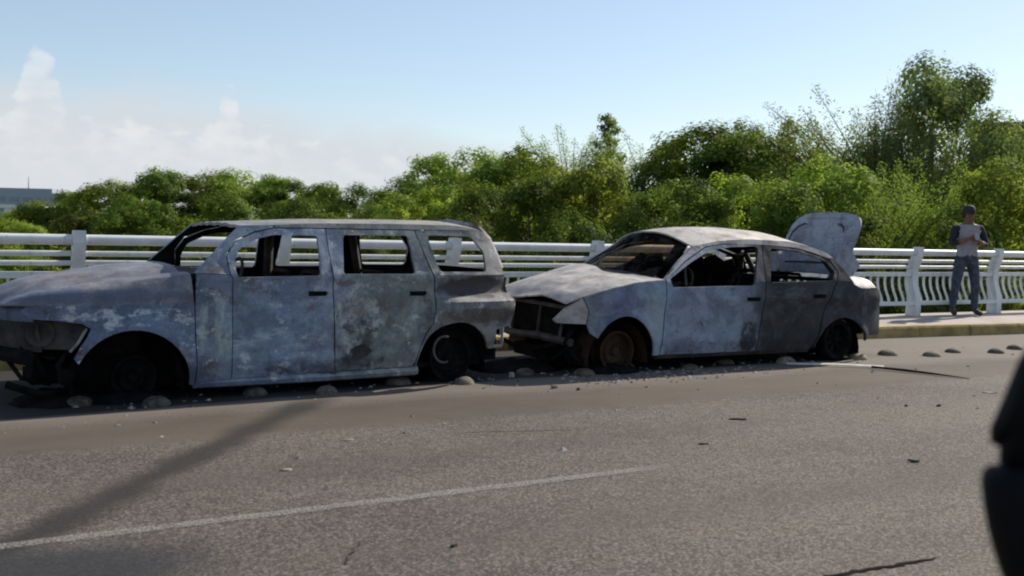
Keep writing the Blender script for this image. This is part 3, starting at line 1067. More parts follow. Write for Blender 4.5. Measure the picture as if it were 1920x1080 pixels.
def soff(x, z):
    o = max(0, z - .86) * .45 + max(0, .30 - z) * .25
    o += (max(0, -.62 - x) / .65) ** 2 * .22 + (max(0, x - 2.6) / .5) ** 2 * .10
    for cx_, cz_, rx_, rz_ in ((-.56, .12, .36, .44), (2.38, .09, .41, .39)):
        d = math.hypot((x - cx_) / rx_, (z - cz_) / rz_)
        o -= .028 * math.exp(-((d - 1.02) / .14) ** 2)
    o -= .018 * math.exp(-((z - .70) / .07) ** 2)
    o += .012 * math.exp(-((z - .36) / .10) ** 2) * sst(-.1, .2, x) * sst(2.0, 1.8, x)
    return o


SFA = arch(-.56, .12, .36, .44, 6, 148)
sf_o = [(-.995, .735), (-.7, .815), (-.44, .868), (-.09, .893), (-.078, .84), (-.115, .165)] + SFA + [(-.925, .40), (-.952, .48), (-.932, .60)]
sfd_o = [(-.066, .84), (-.062, .898), (.24, 1.075), (.55, 1.222), (.8, 1.252), (1.22, 1.268), (1.312, 1.246), (1.228, .85), (1.182, .5), (1.15, .157), (-.102, .167)]
sfw = rounded([(-.02, .905), (.30, 1.070), (.589, 1.192), (.9, 1.228), (1.215, 1.240), (1.262, 1.222), (1.075, .838), (.008, .825)], .03)
srail_o = [(-.075, .905), (.15, 1.075), (.40, 1.232), (.7, 1.283), (1.2, 1.312), (1.73, 1.298), (2.05, 1.24), (2.26, 1.18), (2.335, 1.128), (2.255, 1.125), (2.0, 1.195), (1.8, 1.235), (1.32, 1.258), (.8, 1.262), (.54, 1.230), (.23, 1.085), (-.045, .912)]
srd_o = [(1.163, .157), (1.92, .15), (1.955, .22), (2.02, .36), (2.10, .60), (2.255, .85), (2.335, .975), (2.24, 1.112), (1.81, 1.224), (1.42, 1.250), (1.325, 1.248), (1.241, .85), (1.195, .5)]
srw = rounded([(1.435, 1.222), (1.806, 1.198), (2.195, 1.09), (2.288, .975), (2.225, .885), (1.300, .868)], .03)
SRA = arch(2.38, .09, .41, .39, 168, 18)
sq_o = [(2.262, 1.118), (2.352, .975), (2.272, .85), (2.118, .60), (2.035, .36), (1.975, .22), (1.962, .155)] + SRA + \
       [(2.80, .27), (3.084, .262), (3.093, .516), (3.035, .775), (2.99, .792), (2.66, .80), (2.55, .84), (2.50, .93), (2.42, 1.02), (2.345, 1.12)]
slamp_o = [(-1.22, .52), (-1.12, .64), (-1.0, .728), (-.94, .605), (-.958, .485), (-1.20, .492)]
for sdn in (-1, 1):
    panel('front_fender', sf_o, [], SW, soff, SEDM, sedan, sdn, dent=.006, seed=11)
    d1 = panel('front_door', sfd_o, [sfw], SW, soff, SEDM, sedan, sdn, thick=.03, dent=.006, seed=12)
    d2 = panel('rear_door', srd_o, [srw], SW, soff, SEDM, sedan, sdn, thick=.03, dent=.006, seed=13)
    panel('rear_quarter_panel', sq_o, [], SW, soff, SEDM, sedan, sdn, thick=.03, dent=.006, seed=14)
    panel('roof_rail', srail_o, [], SW, soff, SEDTOP, sedan, sdn, thick=.04, dent=.002, seed=15)
    hl = panel('headlamp', slamp_o, [], SW - .01, soff, SEDTOP, sedan, sdn, thick=.05, dent=.012, seed=16)
    lbk = MB().box((-1.02, sdn * (SW - .22), .56), (.12, .10, .10))
    lbk.build('lamp_housing', MT['char'], hl)
    for dd, hx, hz in ((d1, 1.05, .70), (d2, 2.0, .72)):
        yy_ = sdn * (SW - soff(hx, hz))
        h = MB().box((hx, yy_, hz), (.17, .012, .04)).box((hx + .02, yy_ + sdn * .012, hz + .004), (.13, .02, .014))
        h.build('door_handle', MT['black'], dd)
    # quarter-light divider in the front door
    qd = MB().tube([(.20, sdn * (SW - .035), .84), (.235, sdn * (SW - .11), 1.04)], .012, 6)
    qd.build('window_divider', MT['char'], d1)
    ip = MB().tube([(1.16, sdn * (SW - .09), .15), (1.225, sdn * (SW - .06), .85), (1.31, sdn * (SW - .22), 1.25)], .042, 6)
    ip.build('centre_pillar', MT['char'], sedan)
    ip = MB().tube([(1.97, sdn * (SW - .1), .18), (2.11, sdn * (SW - .07), .60), (2.27, sdn * (SW - .07), .86), (2.34, sdn * (SW - .12), .97), (2.25, sdn * (SW - .2), 1.13)], .035, 6)
    ip.build('rear_pillar', MT['char'], sedan)
    sl = MB().tube([(-.11, sdn * (SW - .10), .155), (1.95, sdn * (SW - .10), .145)], .04, 8)
    sl.build('sill', MT['char'], sedan, True)
    for cx_, cz_, r_ in ((-.56, .13, .35), (2.38, .09, .385)):
        pts = arch(cx_, cz_, r_, r_ * 1.05, -8, 188, 14)
        V = [(px, sdn * (SW - .09), pz) for px, pz in pts] + [(px, sdn * (SW - .44), pz) for px, pz in pts]
        nn = len(pts)
        F = [(i, i + 1, nn + i + 1, nn + i) for i in range(nn - 1)] + [tuple(range(nn, 2 * nn))]
        obj('wheel_house', V, F, MT['rusty'] if cx_ < 0 else MT['black'], sedan)
    make_wheel(sedan, -.52, .20, sdn * (SW - .25), .20, MT['rusty'], side=sdn, spokes=0)
    make_wheel(sedan, 2.375, .235, sdn * (SW - .14), .185, MT['black'], tyre=.05, side=sdn, spokes=7)
    # tail lamp hole
    tl = MB().prism([(2.80, .55), (2.84, .80), (2.95, .80), (2.98, .56)], lambda p, k: (p[0], sdn * (SW - soff(p[0], p[1]) + (.004 if k else -.02)), p[1]))
    tl.build('tail_lamp_opening', MT['char'], sedan)

shn = [(-1.22, .655), (-1.10, .70), (-1.0, .742), (-.7, .822), (-.44, .876), (-.09, .901)]


def shood(u, v):
    s = v * 2 - 1
    x = -1.14 + 1.06 * u
    xb = x - .10 * (1 - s * s) * (1 - u) - .10 * (1 - s * s) * u
    We = SW - soff(x, .8) - .01
    z = lerp(x, shn) + .055 * (1 - s * s)
    z += .075 * math.exp(-((x + .12) / .30) ** 2 - ((s - .62) / .42) ** 2)      # buckled far corner
    z += .02 * math.exp(-((x + .75) / .14) ** 2 - ((s + .1) / .5) ** 2)
    z -= .045 * math.exp(-((x + 1.14) / .12) ** 2 - ((s - .15) / .45) ** 2)
    z += .030 * math.exp(-((x + 1.08) / .16) ** 2 - ((s + .62) / .22) ** 2)
    z += .010 * noise.noise((x * 2.5, s * 2.5, 3)) + .004 * noise.noise((x * 8, s * 8, 3))
    return (xb, s * We, z)


surf('hood', shood, 36, 40, SEDTOP, sedan, .014)
em = MB().tube([(-.52 + .035 * math.cos(a), -.30 + .03 * math.sin(a), .905 + .012 * math.sin(a * 2)) for a in [2 * math.pi * k / 12 for k in range(12)]], .006, 5, True)
em.build('hood_latch_ring', MT['char'], sedan)
rs = MB()
rs.tube([(-1.10, -.66, .63), (-1.17, -.2, .655), (-1.17, .2, .655), (-1.10, .66, .63)], .022, 6)
rs.tube([(-1.04, -.66, .30), (-1.13, -.2, .33), (-1.15, .2, .31), (-1.08, .66, .33)], .04, 8)
for yy_ in (-.64, -.22, .30, .64):
    rs.tube([(-1.11, yy_, .64), (-1.12, yy_ * .95 + .03, .34)], .016, 6)
rs.build('radiator_support', plain('scorched_steel', (0.05, 0.045, 0.043), .5, 7, .7, bump=.4), sedan)
rs = MB().box((-1.06, 0, .50), (.04, 1.0, .30)).box((-.62, 0, .45), (.7, .95, .40)).box((-.5, 0, .16), (1.2, .6, .12))
rs.build('engine', MT['black'], sedan)
rs = MB()
rs.tube([(-1.04, -.66, .42), (-1.08, -.62, .30), (-1.0, -.64, .17), (-.92, -.68, .10)], .025, 6)
rs.box((-.92, -.25, .20), (.10, .7, .12), Matrix.Rotation(.5, 3, 'Y') @ Matrix.Rotation(.12, 3, 'X')).box((-.95, -.62, .20), (.12, .03, .12), Matrix.Rotation(.4, 3, 'Y')).tube([(-1.12, -.5, .27), (-1.10, -.1, .17), (-1.0, .3, .12), (-1.05, .6, .2)], .022, 6).tube([(-1.0, -.66, .30), (-1.06, -.4, .12), (-1.0, -.2, .05)], .014, 5)
rs.build('bumper_remains', MT['black'], sedan)


def szr(x):
    return lerp(x, [(.38, 1.226), (.7, 1.285), (1.2, 1.314), (1.73, 1.300), (2.05, 1.243), (2.28, 1.175)])


def sroof(u, v):
    s = v * 2 - 1
    xe = .39 + (2.28 - .39) * u
    x = xe - .08 * (1 - s * s) * (1 - u) ** 4 + .02 * (1 - s * s) * u ** 6
    We = SW - soff(xe, szr(xe)) - .008
    cr = lerp(u, [(0, .15), (.3, .135), (.7, .10), (1, .055)])
    z = szr(xe) + cr * (1 - abs(s) ** 2.2)
    z += .008 * noise.noise((x * 1.8, s * 1.8, 9)) - .02 * math.exp(-((s - .2) / .3) ** 2 - ((u - .25) / .12) ** 2)
    return (x, s * We, z)


surf('roof', sroof, 36, 36, SEDTOP, sedan, .016)
ck = MB().tube([(-.08, -.70, .885), (-.20, -.3, .915), (-.22, 0, .92), (-.20, .3, .915), (-.08, .70, .885)], .05, 8)
ck.box((.0, 0, .58), (.05, 1.4, .55))
ck.build('firewall', MT['char'], sedan)
ck = MB().tube([(.22, -.70, .78), (.18, 0, .80), (.22, .70, .78)], .05, 8).box((.05, 0, .86), (.22, 1.3, .05))
ck.build('dashboard_beam', MT['char'], sedan)
sw_ = MB().tube([(.50 + .06 * math.sin(a), -.36 + .18 * math.cos(a), .84 + .165 * math.sin(a)) for a in [2 * math.pi * k / 20 for k in range(20)]], .013, 6, True)
sw_.tube([(.50, -.36, .84), (.25, -.36, .76)], .025, 6).tube([(.5, -.53, .84), (.5, -.19, .84)], .011, 5)
sw_.build('steering_wheel', MT['char'], sedan)
fl = MB().box((1.1, 0, .18), (2.3, 1.42, .05)).box((2.55, 0, .40), (.9, 1.2, .28)).box((2.36, 0, .88), (.30, 1.25, .03))
fl.build('floor_pan', MT['black'], sedan)
seat(sedan, .98, -.36, .46, .98)
seat(sedan, .98, .36, .46, 1.0)
seat(sedan, 1.86, -.33, .56, .94)
seat(sedan, 1.86, .33, .56, .94)
# rear window frame, rear end
rf = MB().tube([(2.30, -.62, 1.16), (2.34, 0, 1.215), (2.30, .62, 1.16)], .025, 6)
for sdn in (-1, 1):
    rf.tube([(2.31, sdn * .64, 1.15), (2.50, sdn * .68, .93)], .035, 6)
rf.build('rear_window_frame', MT['char'], sedan)
surf('rear_panel', lambda u, v: (3.02 + .05 * (1 - (2 * u - 1) ** 2) - .05 * v, (2 * u - 1) * (SW - .18), .30 + .50 * v), 14, 8, SEDM, sedan, .02, (-1, 0, 0))
# rear deck corners beside the open trunk: pale shoulders
for sdn in (-1, 1):
    surf('trunk_gutter', lambda u, v: (2.53 + .49 * u - .02 * v * u, sdn * (SW - soff(2.53 + .47 * u, .79) - .25 * (1 - v) ** 1.3 - .004), .79 + .135 * math.sin((1 - v) * math.pi / 2) - .03 * u ** 3), 10, 8, SEDTOP, sedan, .014)
# what is left of the glass, blackened by smoke
GL = Mat('sooty_glass', 0.35, 0.4)
gn = GL.noise(5, 7, 0.65)
GL.color((0.02, 0.015, 0.012))
gt = GL.n.new('ShaderNodeBsdfTransparent')
gt.inputs[0].default_value = (0.62, 0.53, 0.44, 1)
gm = GL.n.new('ShaderNodeMixShader')
GL.l.new(GL.rng(gn, 0.40, 0.72, 0.02, 0.4), gm.inputs[0])
GL.l.new(gt.outputs[0], gm.inputs[1])
GL.l.new(GL.b.outputs[0], gm.inputs[2])
GL.l.new(gm.outputs[0], GL.n['Material Output'].inputs[0])


def screen(u, v):
    s = v * 2 - 1
    y = s * lerp(u, [(0, .70), (1, .585)])
    x = lerp(u, [(0, -.16), (1, .36)]) - .10 * (1 - s * s) + .01
    z = lerp(u, [(0, .905), (1, 1.225)]) + lerp(u, [(0, .03), (1, .125)]) * (1 - s * s)
    return (x, y, z)


surf('windscreen', screen, 14, 18, GL.m, sedan, .005, (1, 0, -.6), inner=False)
fp = [(.42, .82), (1.08, .83), (1.17, 1.02), (1.10, 1.12), (.95, 1.09), (.80, 1.13), (.66, 1.02), (.50, .96)]
panel('window_pane', fp, [], SW - .015, soff, MT['black'], sedan, 1, thick=.006, seed=31)
fp = [(1.30, .86), (2.225, .88), (2.28, .97), (2.20, 1.07), (2.08, 1.04), (1.90, 1.12), (1.75, 1.07), (1.60, 1.14), (1.42, 1.10)]
panel('window_pane', fp, [], SW - .015, soff, MT['black'], sedan, 1, thick=.006, seed=32)
# raised trunk lid
lid_ang = math.radians(67)


def lidp(u, v):
    s = v * 2 - 1
    t = .77 * u
    wd = lerp(u, [(0, .48), (.12, .52), (.6, .545), (.8, .53), (.9, .495), (.96, .45), (1, .39)])
    bow = .03 * (1 - s * s) + .03 * math.sin(u * math.pi)
    x = 2.68 + t * math.cos(lid_ang) - bow * math.sin(lid_ang)
    z = .93 + t * math.sin(lid_ang) + bow * math.cos(lid_ang) - .018 * s ** 4 * u
    return (x, s * wd - .06, z + .004 * noise.noise((u * 6, s * 4, 2)))


lid = surf('trunk_lid', lidp, 22, 30, LIDM, sedan, .02, (.85, 0, -.5))


def lidpt(u, s, d=-.012):
    p = Vector(lidp(u, (s + 1) / 2))
    return p + Vector((-.87, 0, .48)) * -d


# pressed ribs, lock and scorched bracket on the lid
em = MB().tube([lidpt(u_, s_, -.002) for u_, s_ in ((.30, .86), (.50, .88), (.66, .84), (.76, .74), (.80, .58), (.79, .46))], [.006, .012, .014, .014, .012, .004], 5)
em.build('pressed_rib', MT['char'], lid)
em = MB().tube([lidpt(u_, s_, -.002) for u_, s_ in ((.80, -.40), (.79, -.50), (.74, -.60), (.66, -.64))], [.005, .014, .013, .004], 5)
em.build('pressed_rib', MT['char'], lid)
em = MB().tube([lidpt(.16, s_ * .8, -.003) for s_ in (-1, -.5, 0, .5, 1)], .012, 5)
em.build('lid_edge', MT['char'], lid)
em = MB().tube([lidpt(.90, s_ * .62, -.002) for s_ in (-1, -.5, 0, .5, 1)], .008, 5)
em.build('pressed_rib', LIDM, lid)
for sdn in (-1, 1):
    hg = MB().prism([(2.40, .90), (2.56, .90), (2.80, .93), (2.90, 1.04), (2.76, 1.22), (2.66, 1.28), (2.52, 1.10)], lambda p, k: (p[0], sdn * (.585 + .02 * k), p[1]))
    hg.build('trunk_hinge', LIDM, sedan)

# ------------------------------------------------------------------ own car: door with wing mirror (right edge)
door = empty('car_door', (0.8, 0.50, 0.0))
tag(door, 'black wing mirror of the nearest car, out of focus at the right edge', 'car mirror')


def mirror_pt(px, py, dpt):
    """a point seen at (px, py) in a plan drawn square to the driver, dpt metres away"""
    return Vector((0, 0, 1.34)) + (Fv + Rv * px + Uv * py) * dpt


def mirror_body(name, outl, d0, d1):
    """rounded shell: outline swept through depth with a bulging section"""
    n = len(outl)
    cx = sum(p[0] for p in outl) / n
    cy = sum(p[1] for p in outl) / n
    V, F = [], []
    rings = [(.55, -.0), (.86, .10), (.97, .28), (1.0, .5), (.95, .72), (.80, .9), (.45, 1.0)]
    for sc, t in rings:
        for p in outl:
            V.append(mirror_pt(cx + (p[0] - cx) * sc, cy + (p[1] - cy) * sc, d0 + (d1 - d0) * t) - door.location)
    for i in range(len(rings) - 1):
        for k in range(n):
            F.append((i * n + k, i * n + (k + 1) % n, (i + 1) * n + (k + 1) % n, (i + 1) * n + k))
    F.append(tuple(range(n)))
    F.append(tuple((len(rings) - 1) * n + k for k in range(n)))
    return obj(name, V, F, MT['plastic'], door, True, 50)


up = lambda px, py: ((px - 960) / 1900, (540 - py) / 1900)
lowr = [up(*p) for p in [(1852, 872), (1841, 884), (1839, 905), (1843, 945), (1850, 985), (1860, 1025), (1874, 1070), (1895, 1120), (1930, 1170), (1990, 1200), (2060, 1190), (2110, 1130), (2125, 1040), (2110, 950), (2060, 890), (1980, 868), (1900, 866)]]
uppr = [up(*p) for p in [(1857, 800), (1856, 826), (1862, 833), (1874, 838), (1872, 862), (1880, 885), (1960, 890), (2030, 840), (2060, 760), (2050, 680), (2010, 625), (1960, 615), (1930, 640), (1907, 680), (1885, 735), (1868, 775)]]
mirror_body('mirror_housing', lowr, .86, 1.02)
mirror_body('mirror_cap', uppr, .88, 1.00)
dp = MB().box((-.55, -.08, .62), (1.9, .09, .72))
arm_a = mirror_pt(*up(2060, 1000), .94) - door.location
dp.tube([arm_a, arm_a + Vector((.02, -.05, -.05)), (.1, -.07, .95)], .03, 8)
dp.build('door_panel', MT['plastic'], door)

# ------------------------------------------------------------------ person by the railing
Pm = {'shirt': plain('grey_shirt', (0.27, 0.26, 0.285), 0.15, 20, 0.9), 'sleeve': plain('dark_sleeves', (0.022, 0.022, 0.03), 0.2, 20, 0.9),
      'jeans': plain('blue_jeans', (0.045, 0.06, 0.085), 0.45, 14, 0.9), 'skin': plain('skin', (0.16, 0.085, 0.055), 0.1, 20, 0.6),
      'shoe': plain('brown_shoes', (0.05, 0.035, 0.03), 0.2, 20, 0.7), 'cap': plain('dark_cap', (0.03, 0.028, 0.026), 0.2, 20, 0.8),
      'phone': plain('pale_phone', (0.30, 0.30, 0.32), 0.05, 20, 0.4)}
per = empty('person', (14.42, 10.40, 0.15), math.radians(-28))
per.scale = (1.08, 1.08, 1.035)
tag(per, 'person in grey shirt with dark sleeves and jeans standing by the railing', 'person')
J = {}
E_ = []


def jt(name, co, r, par=None):
    J[name] = (len(J), Vector(co), r)
    if par:
        E_.append((J[par][0], J[name][0]))


jt('pelvis', (0, 0, .92), (.155, .105))
jt('waist', (0, -.005, 1.05), (.145, .10), 'pelvis')
jt('chest', (0, 0, 1.22), (.165, .115), 'waist')
jt('upper', (0, .005, 1.345), (.14, .095), 'chest')
jt('neck', (0, -.005, 1.425), (.058, .058), 'upper')
jt('jaw', (0, -.02, 1.495), (.062, .075), 'neck')
jt('head', (0, -.012, 1.57), (.075, .092), 'jaw')
jt('crown', (0, -.003, 1.64), (.06, .075), 'head')
jt('nose', (0, -.125, 1.54), (.012, .012), 'head')
for s, n in ((-1, 'r'), (1, 'l')):
    jt('hip' + n, (s * .095, 0, .86), (.098, .098), 'pelvis')
    jt('knee' + n, (s * .145, -.015, .49), (.068, .068), 'hip' + n)
    jt('calf' + n, (s * .155, .01, .34), (.062, .062), 'knee' + n)
    jt('ankle' + n, (s * .17, .02, .09), (.05, .05), 'calf' + n)
    jt('toe' + n, (s * .20, -.15, .04), (.04, .035), 'ankle' + n)
    jt('sh' + n, (s * .185, 0, 1.355), (.068, .068), 'upper')
jt('elr', (-.255, -.03, 1.10), (.05, .05), 'shr')
jt('wrr', (-.085, -.225, 1.20), (.032, .032), 'elr')
jt('ell', (.275, -.02, 1.10), (.05, .05), 'shl')
jt('wrl', (.07, -.23, 1.15), (.032, .032), 'ell')
for n, s, wz in (('r', 1, (-.085, -.225, 1.20)), ('l', -1, (.07, -.23, 1.15))):
    pb = Vector(wz) + Vector((s * .065, -.02, .03))
    jt('palm' + n, pb, (.034, .022), 'wr' + n)
    for k, (dz, ln) in enumerate(((.028, .06), (.010, .072), (-.008, .068), (-.026, .052))):
        a = pb + Vector((s * .03, -.015, dz))
        jt('f%s%d' % (n, k), a, (.010, .010), 'palm' + n)
        jt('g%s%d' % (n, k), a + Vector((s * ln * .5, .005, .004)), (.009, .009), 'f%s%d' % (n, k))
        jt('h%s%d' % (n, k), a + Vector((s * ln * .6, .03, .004)), (.008, .008), 'g%s%d' % (n, k))
    t = Vector(wz) + Vector((s * .03, -.03, .045))
    jt('t' + n, t, (.011, .011), 'wr' + n)
    jt('u' + n, t + Vector((s * .03, -.012, .03)), (.009, .009), 't' + n)
names = list(J)
me = bpy.data.meshes.new('body')
me.from_pydata([tuple(J[n][1]) for n in names], E_, [])
tmp = bpy.data.objects.new('body_tmp', me)
COL.objects.link(tmp)
md = tmp.modifiers.new('skin', 'SKIN')
md.use_smooth_shade = True
for i, n in enumerate(names):
    sv = me.skin_vertices[0].data[i]
    sv.radius = J[n][2]
    sv.use_root = (i == 0)
tmp.modifiers.new('sub', 'SUBSURF').levels = 2
tmp.modifiers['sub'].render_levels = 2
dg = bpy.context.evaluated_depsgraph_get()
bm_ = bpy.data.meshes.new_from_object(tmp.evaluated_get(dg))
bpy.data.objects.remove(tmp)
bm_.name = 'body'
for k in ('shirt', 'sleeve', 'jeans', 'skin', 'shoe'):
    bm_.materials.append(Pm[k])
mi = {k: i for i, k in enumerate(('shirt', 'sleeve', 'jeans', 'skin', 'shoe'))}


def segd(p, a, b):
    a, b = J[a][1], J[b][1]
    t = max(0, min(1, (p - a).dot(b - a) / (b - a).length_squared))
    return (p - a.lerp(b, t)).length


for p in bm_.polygons:
    c = p.center
    if c.z < .10:
        k = 'shoe'
    elif c.z < .93 and c.y > -.19:
        k = 'jeans'
    elif c.z > 1.415:
        k = 'skin'
    else:
        k = 'shirt'
        arm = min(segd(c, 'sh' + q, 'el' + q) for q in 'rl')
        fore = min(segd(c, 'el' + q, 'wr' + q) for q in 'rl')
        hand = min((c - J['palm' + q][1]).length for q in 'rl')
        if hand < .07 or (fore < .07 and c.y < -.15):
            k = 'skin'
        elif (arm < .085 and abs(c.x) > .15) or fore < .062:
            k = 'sleeve'
    p.material_index = mi[k]
    p.use_smooth = True
body = bpy.data.objects.new('body', bm_)
link(body, per)
cp = MB().lathe([(.001, .105), (.05, .098), (.085, .07), (.098, .02), (.100, -.02), (.092, -.02)], 20, Matrix.Translation((0, .0, 1.615)) @ Matrix.Diagonal((.92, 1.12, 1, 1)))
cp.prism([(-.075, -.08), (-.07, -.15), (-.03, -.19), (.03, -.19), (.07, -.15), (.075, -.08)], lambda p, k: (p[0], p[1], 1.592 + .008 * k - .0))
cp.build('cap', Pm['cap'], per, True, 40)
hr = MB().lathe([(.094, .0), (.092, -.05), (.07, -.085), (.06, -.08)], 20, Matrix.Translation((0, .022, 1.60)) @ Matrix.Diagonal((.88, .95, 1, 1)))
hr.build('hair', Pm['cap'], per, True, 40)
ph = MB().box((-.005, -.30, 1.235), (.065, .010, .11), Matrix.Rotation(math.radians(-25), 3, 'X'))
ph_o = obj('phone', [(v[0] - .0, v[1], v[2]) for v in ph.v], ph.f, Pm['phone'])
ph_o.matrix_world = Matrix.Translation((14.42, 10.40, .15)) @ Matrix.Rotation(math.radians(-28), 4, 'Z') @ Matrix.Diagonal((1.08, 1.08, 1.035, 1))
tag(ph_o, 'small pale phone held in both hands of the standing person', 'phone')

# ------------------------------------------------------------------ lane domes
DOMES = [
    (0.96, 7.90, 'brownish concrete dome in deep shade below the wagon front wheel arch'),
    (1.46, 7.68, 'grey concrete dome just left of the wagon front wheel arch rear edge, in shadow'),
    (2.25, 7.90, 'yellowish concrete dome under the wagon between front door seams'),
    (2.78, 7.72, 'pale concrete dome at the shadow edge below the wagon front door'),
    (3.53, 8.02, 'dark concrete dome under the wagon just ahead of its rear wheel'),
    (4.06, 7.80, 'bright pale concrete dome below the wagon rear wheel'),
    (4.87, 8.12, 'broad dusty concrete dome on the road between the two burnt cars'),
    (5.36, 7.86, 'concrete dome amid rubble below the sedan front bumper'),
    (6.02, 8.12, 'sooty concrete dome under the sedan front wheel arch'),
    (6.64, 7.86, 'concrete dome below the sedan front door, front half'),
    (7.30, 8.08, 'sooty concrete dome under the sedan front door, rear half'),
    (7.95, 7.84, 'concrete dome at the left end of the pale metal strip'),
    (9.05, 7.84, 'concrete dome against the sedan rear tyre'),
    (9.20, 8.10, 'concrete dome behind the sedan rear tyre, farther row'),
    (9.72, 7.98, 'leftmost of the sunlit concrete domes right of the sedan'),
    (10.16, 7.72, 'sunlit concrete dome nearest the camera in the open stretch right of the sedan'),
    (10.77, 7.89, 'sunlit concrete dome in the farther row, midway between sedan and mirror'),
    (11.27, 7.66, 'sunlit concrete dome in the nearer row close to the black mirror'),
    (11.92, 7.85, 'rightmost sunlit concrete dome, half hidden by the black mirror'),
]
dprof = [(.105, 0), (.103, .012), (.09, .034), (.066, .052), (.038, .063), (.001, .067)]
for i, (x, y, lb) in enumerate(DOMES):
    b = MB()
    seg = 20
    V = []
    for r, h in dprof:
        for k in range(seg):
            a = 2 * math.pi * k / seg
            q = 1 + .06 * noise.noise((math.cos(a) * 1.5 + i * 3, math.sin(a) * 1.5, h * 20))
            V.append((r * q * math.cos(a), r * q * math.sin(a), h * (1 + .08 * noise.noise((i * 2.0, r * 9, a)))))
    F = []
    for j in range(len(dprof) - 1):
        for k in range(seg):
            F.append((j * seg + k, j * seg + (k + 1) % seg, (j + 1) * seg + (k + 1) % seg, (j + 1) * seg + k))
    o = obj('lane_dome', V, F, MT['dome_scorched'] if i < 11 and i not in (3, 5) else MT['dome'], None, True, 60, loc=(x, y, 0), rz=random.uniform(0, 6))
    k_ = random.uniform(.86, 1.12)
    o.scale = (k_, k_, k_ * random.uniform(.85, 1.1))
    tag(o, lb, 'dome marker', 'concrete domes along the lane edge')

# ------------------------------------------------------------------ litter and wreckage on the road


def chip(name, x, y, lx, ly, h, mat, label, cat, rz=0.0, curl=0.0):
    lx, ly, h = lx * .8, ly * .75, h * .8
    n = 9
    top, bot = [], []
    for k in range(n):
        a = 2 * math.pi * k / n
        r = random.uniform(.45, 1.0)
        px, py = lx * r * math.cos(a), ly * r * math.sin(a)
        zz = h * random.uniform(.5, 1.0) + curl * (px / lx) ** 2
        top.append((px * .9, py * .9, zz))
        bot.append((px, py, 0.0 + curl * .8 * (px / lx) ** 2))
    V = bot + top + [(0, 0, h * 1.1)]
    F = [(k, (k + 1) % n, n + (k + 1) % n, n + k) for k in range(n)] + [(n + k, n + (k + 1) % n, 2 * n) for k in range(n)] + [tuple(reversed(range(n)))]
    o = obj(name, V, F, mat, None, False, None, loc=(x, y, .001), rz=rz)
    return tag(o, label, cat, 'litter on the road')


MT['paper'] = plain('pale_scrap', (0.26, 0.235, 0.20), 0.4, 20, 0.8)
MT['chip'] = plain('brown_scrap', (0.05, 0.042, 0.034), 0.5, 30, 0.85)
chip('scrap', 1.70, 5.35, .075, .03, .014, MT['paper'], 'pale flat scrap on the road above the lane line', 'scrap', .2)
chip('scrap', 2.28, 5.96, .07, .022, .010, MT['paper'], 'thin pale scrap below the wagon rear door, farther out on the road', 'scrap', -.1)
chip('fragment', 4.67, 7.28, .07, .035, .03, MT['chip'], 'dark burnt lump on the road left below the sedan headlamp', 'fragment', .4)
chip('fragment', 4.81, 7.13, .055, .03, .025, MT['chip'], 'smaller dark burnt lump beside the one below the sedan headlamp', 'fragment', 1.0)
chip('twig', 5.14, 5.52, .11, .018, .016, MT['chip'], 'dark twig on the road right of the lane line end', 'twig', -.5)
chip('fragment', 4.32, 4.95, .06, .022, .012, MT['chip'], 'flat dark fragment just right of the lane line end', 'fragment', -.2)
chip('leaf_scrap', 5.19, 4.02, .075, .03, .018, MT['chip'], 'brown crumpled scrap on the road left of the black mirror', 'scrap', -.3, .01)
chip('fragment', 1.93, 3.76, .04, .02, .015, MT['chip'], 'small dark fragment at bottom centre of the road', 'fragment', .3)
chip('fragment', 7.12, 5.32, .035, .025, .022, MT['chip'], 'right one of two small dark pebbles on the far right road', 'fragment')
chip('fragment', 6.86, 5.43, .03, .02, .018, MT['chip'], 'left one of two small dark pebbles on the far right road', 'fragment')
chip('scrap', 8.19, 5.62, .12, .03, .012, MT['paper'], 'pale scrap beside the black mirror top', 'scrap', -.6)
chip('fragment', 4.66, 8.0, .06, .04, .05, MT['greymetal'], 'pale metal shard standing behind the wagon rear wheel', 'fragment', .4)
chip('fragment', 4.85, 8.35, .12, .03, .03, MT['greymetal'], 'long pale metal piece lying between the two cars', 'fragment', .2)
chip('fragment', 5.62, 7.5, .10, .02, .02, MT['greymetal'], 'pale splinter in the rubble below the sedan headlamp', 'fragment', .9)
# pale trim strip and black seal lying beside the sedan
ts = MB()
a, b = Vector((7.82, 7.70)), Vector((8.66, 7.15))
t = (b - a).normalized()
nn_ = Vector((-t.y, t.x))
pts = []
N = 14
V, F = [], []
for i in range(N + 1):
    p = a.lerp(b, i / N)
    z = .012 + .008 * math.sin(math.pi * i / N) ** 2
    for wv, dz in ((-.020, 0), (.020, .010), (.020, .016), (-.020, .006)):
        V.append((p.x + nn_.x * wv, p.y + nn_.y * wv, z + dz))
for i in range(N):
    for k in range(4):
        F.append((i * 4 + k, i * 4 + (k + 1) % 4, i * 4 + 4 + (k + 1) % 4, i * 4 + 4 + k))
F += [(0, 1, 2, 3), (4 * N, 4 * N + 1, 4 * N + 2, 4 * N + 3)]
tag(obj('trim_strip', V, F, MT['strip']), 'long pale metal trim strip lying in front of the sedan rear wheel', 'trim strip')
sl = MB().tube([(8.48, 7.16, .025), (8.62, 6.85, .022), (8.70, 6.62, .018), (8.76, 6.42, .014), (8.80, 6.25, .010)], [.012, .015, .012, .007, .004], 7)
tag(sl.build('rubber_seal', MT['rubber'], None, True), 'black rubber seal trailing from the pale strip towards the mirror', 'rubber strip')
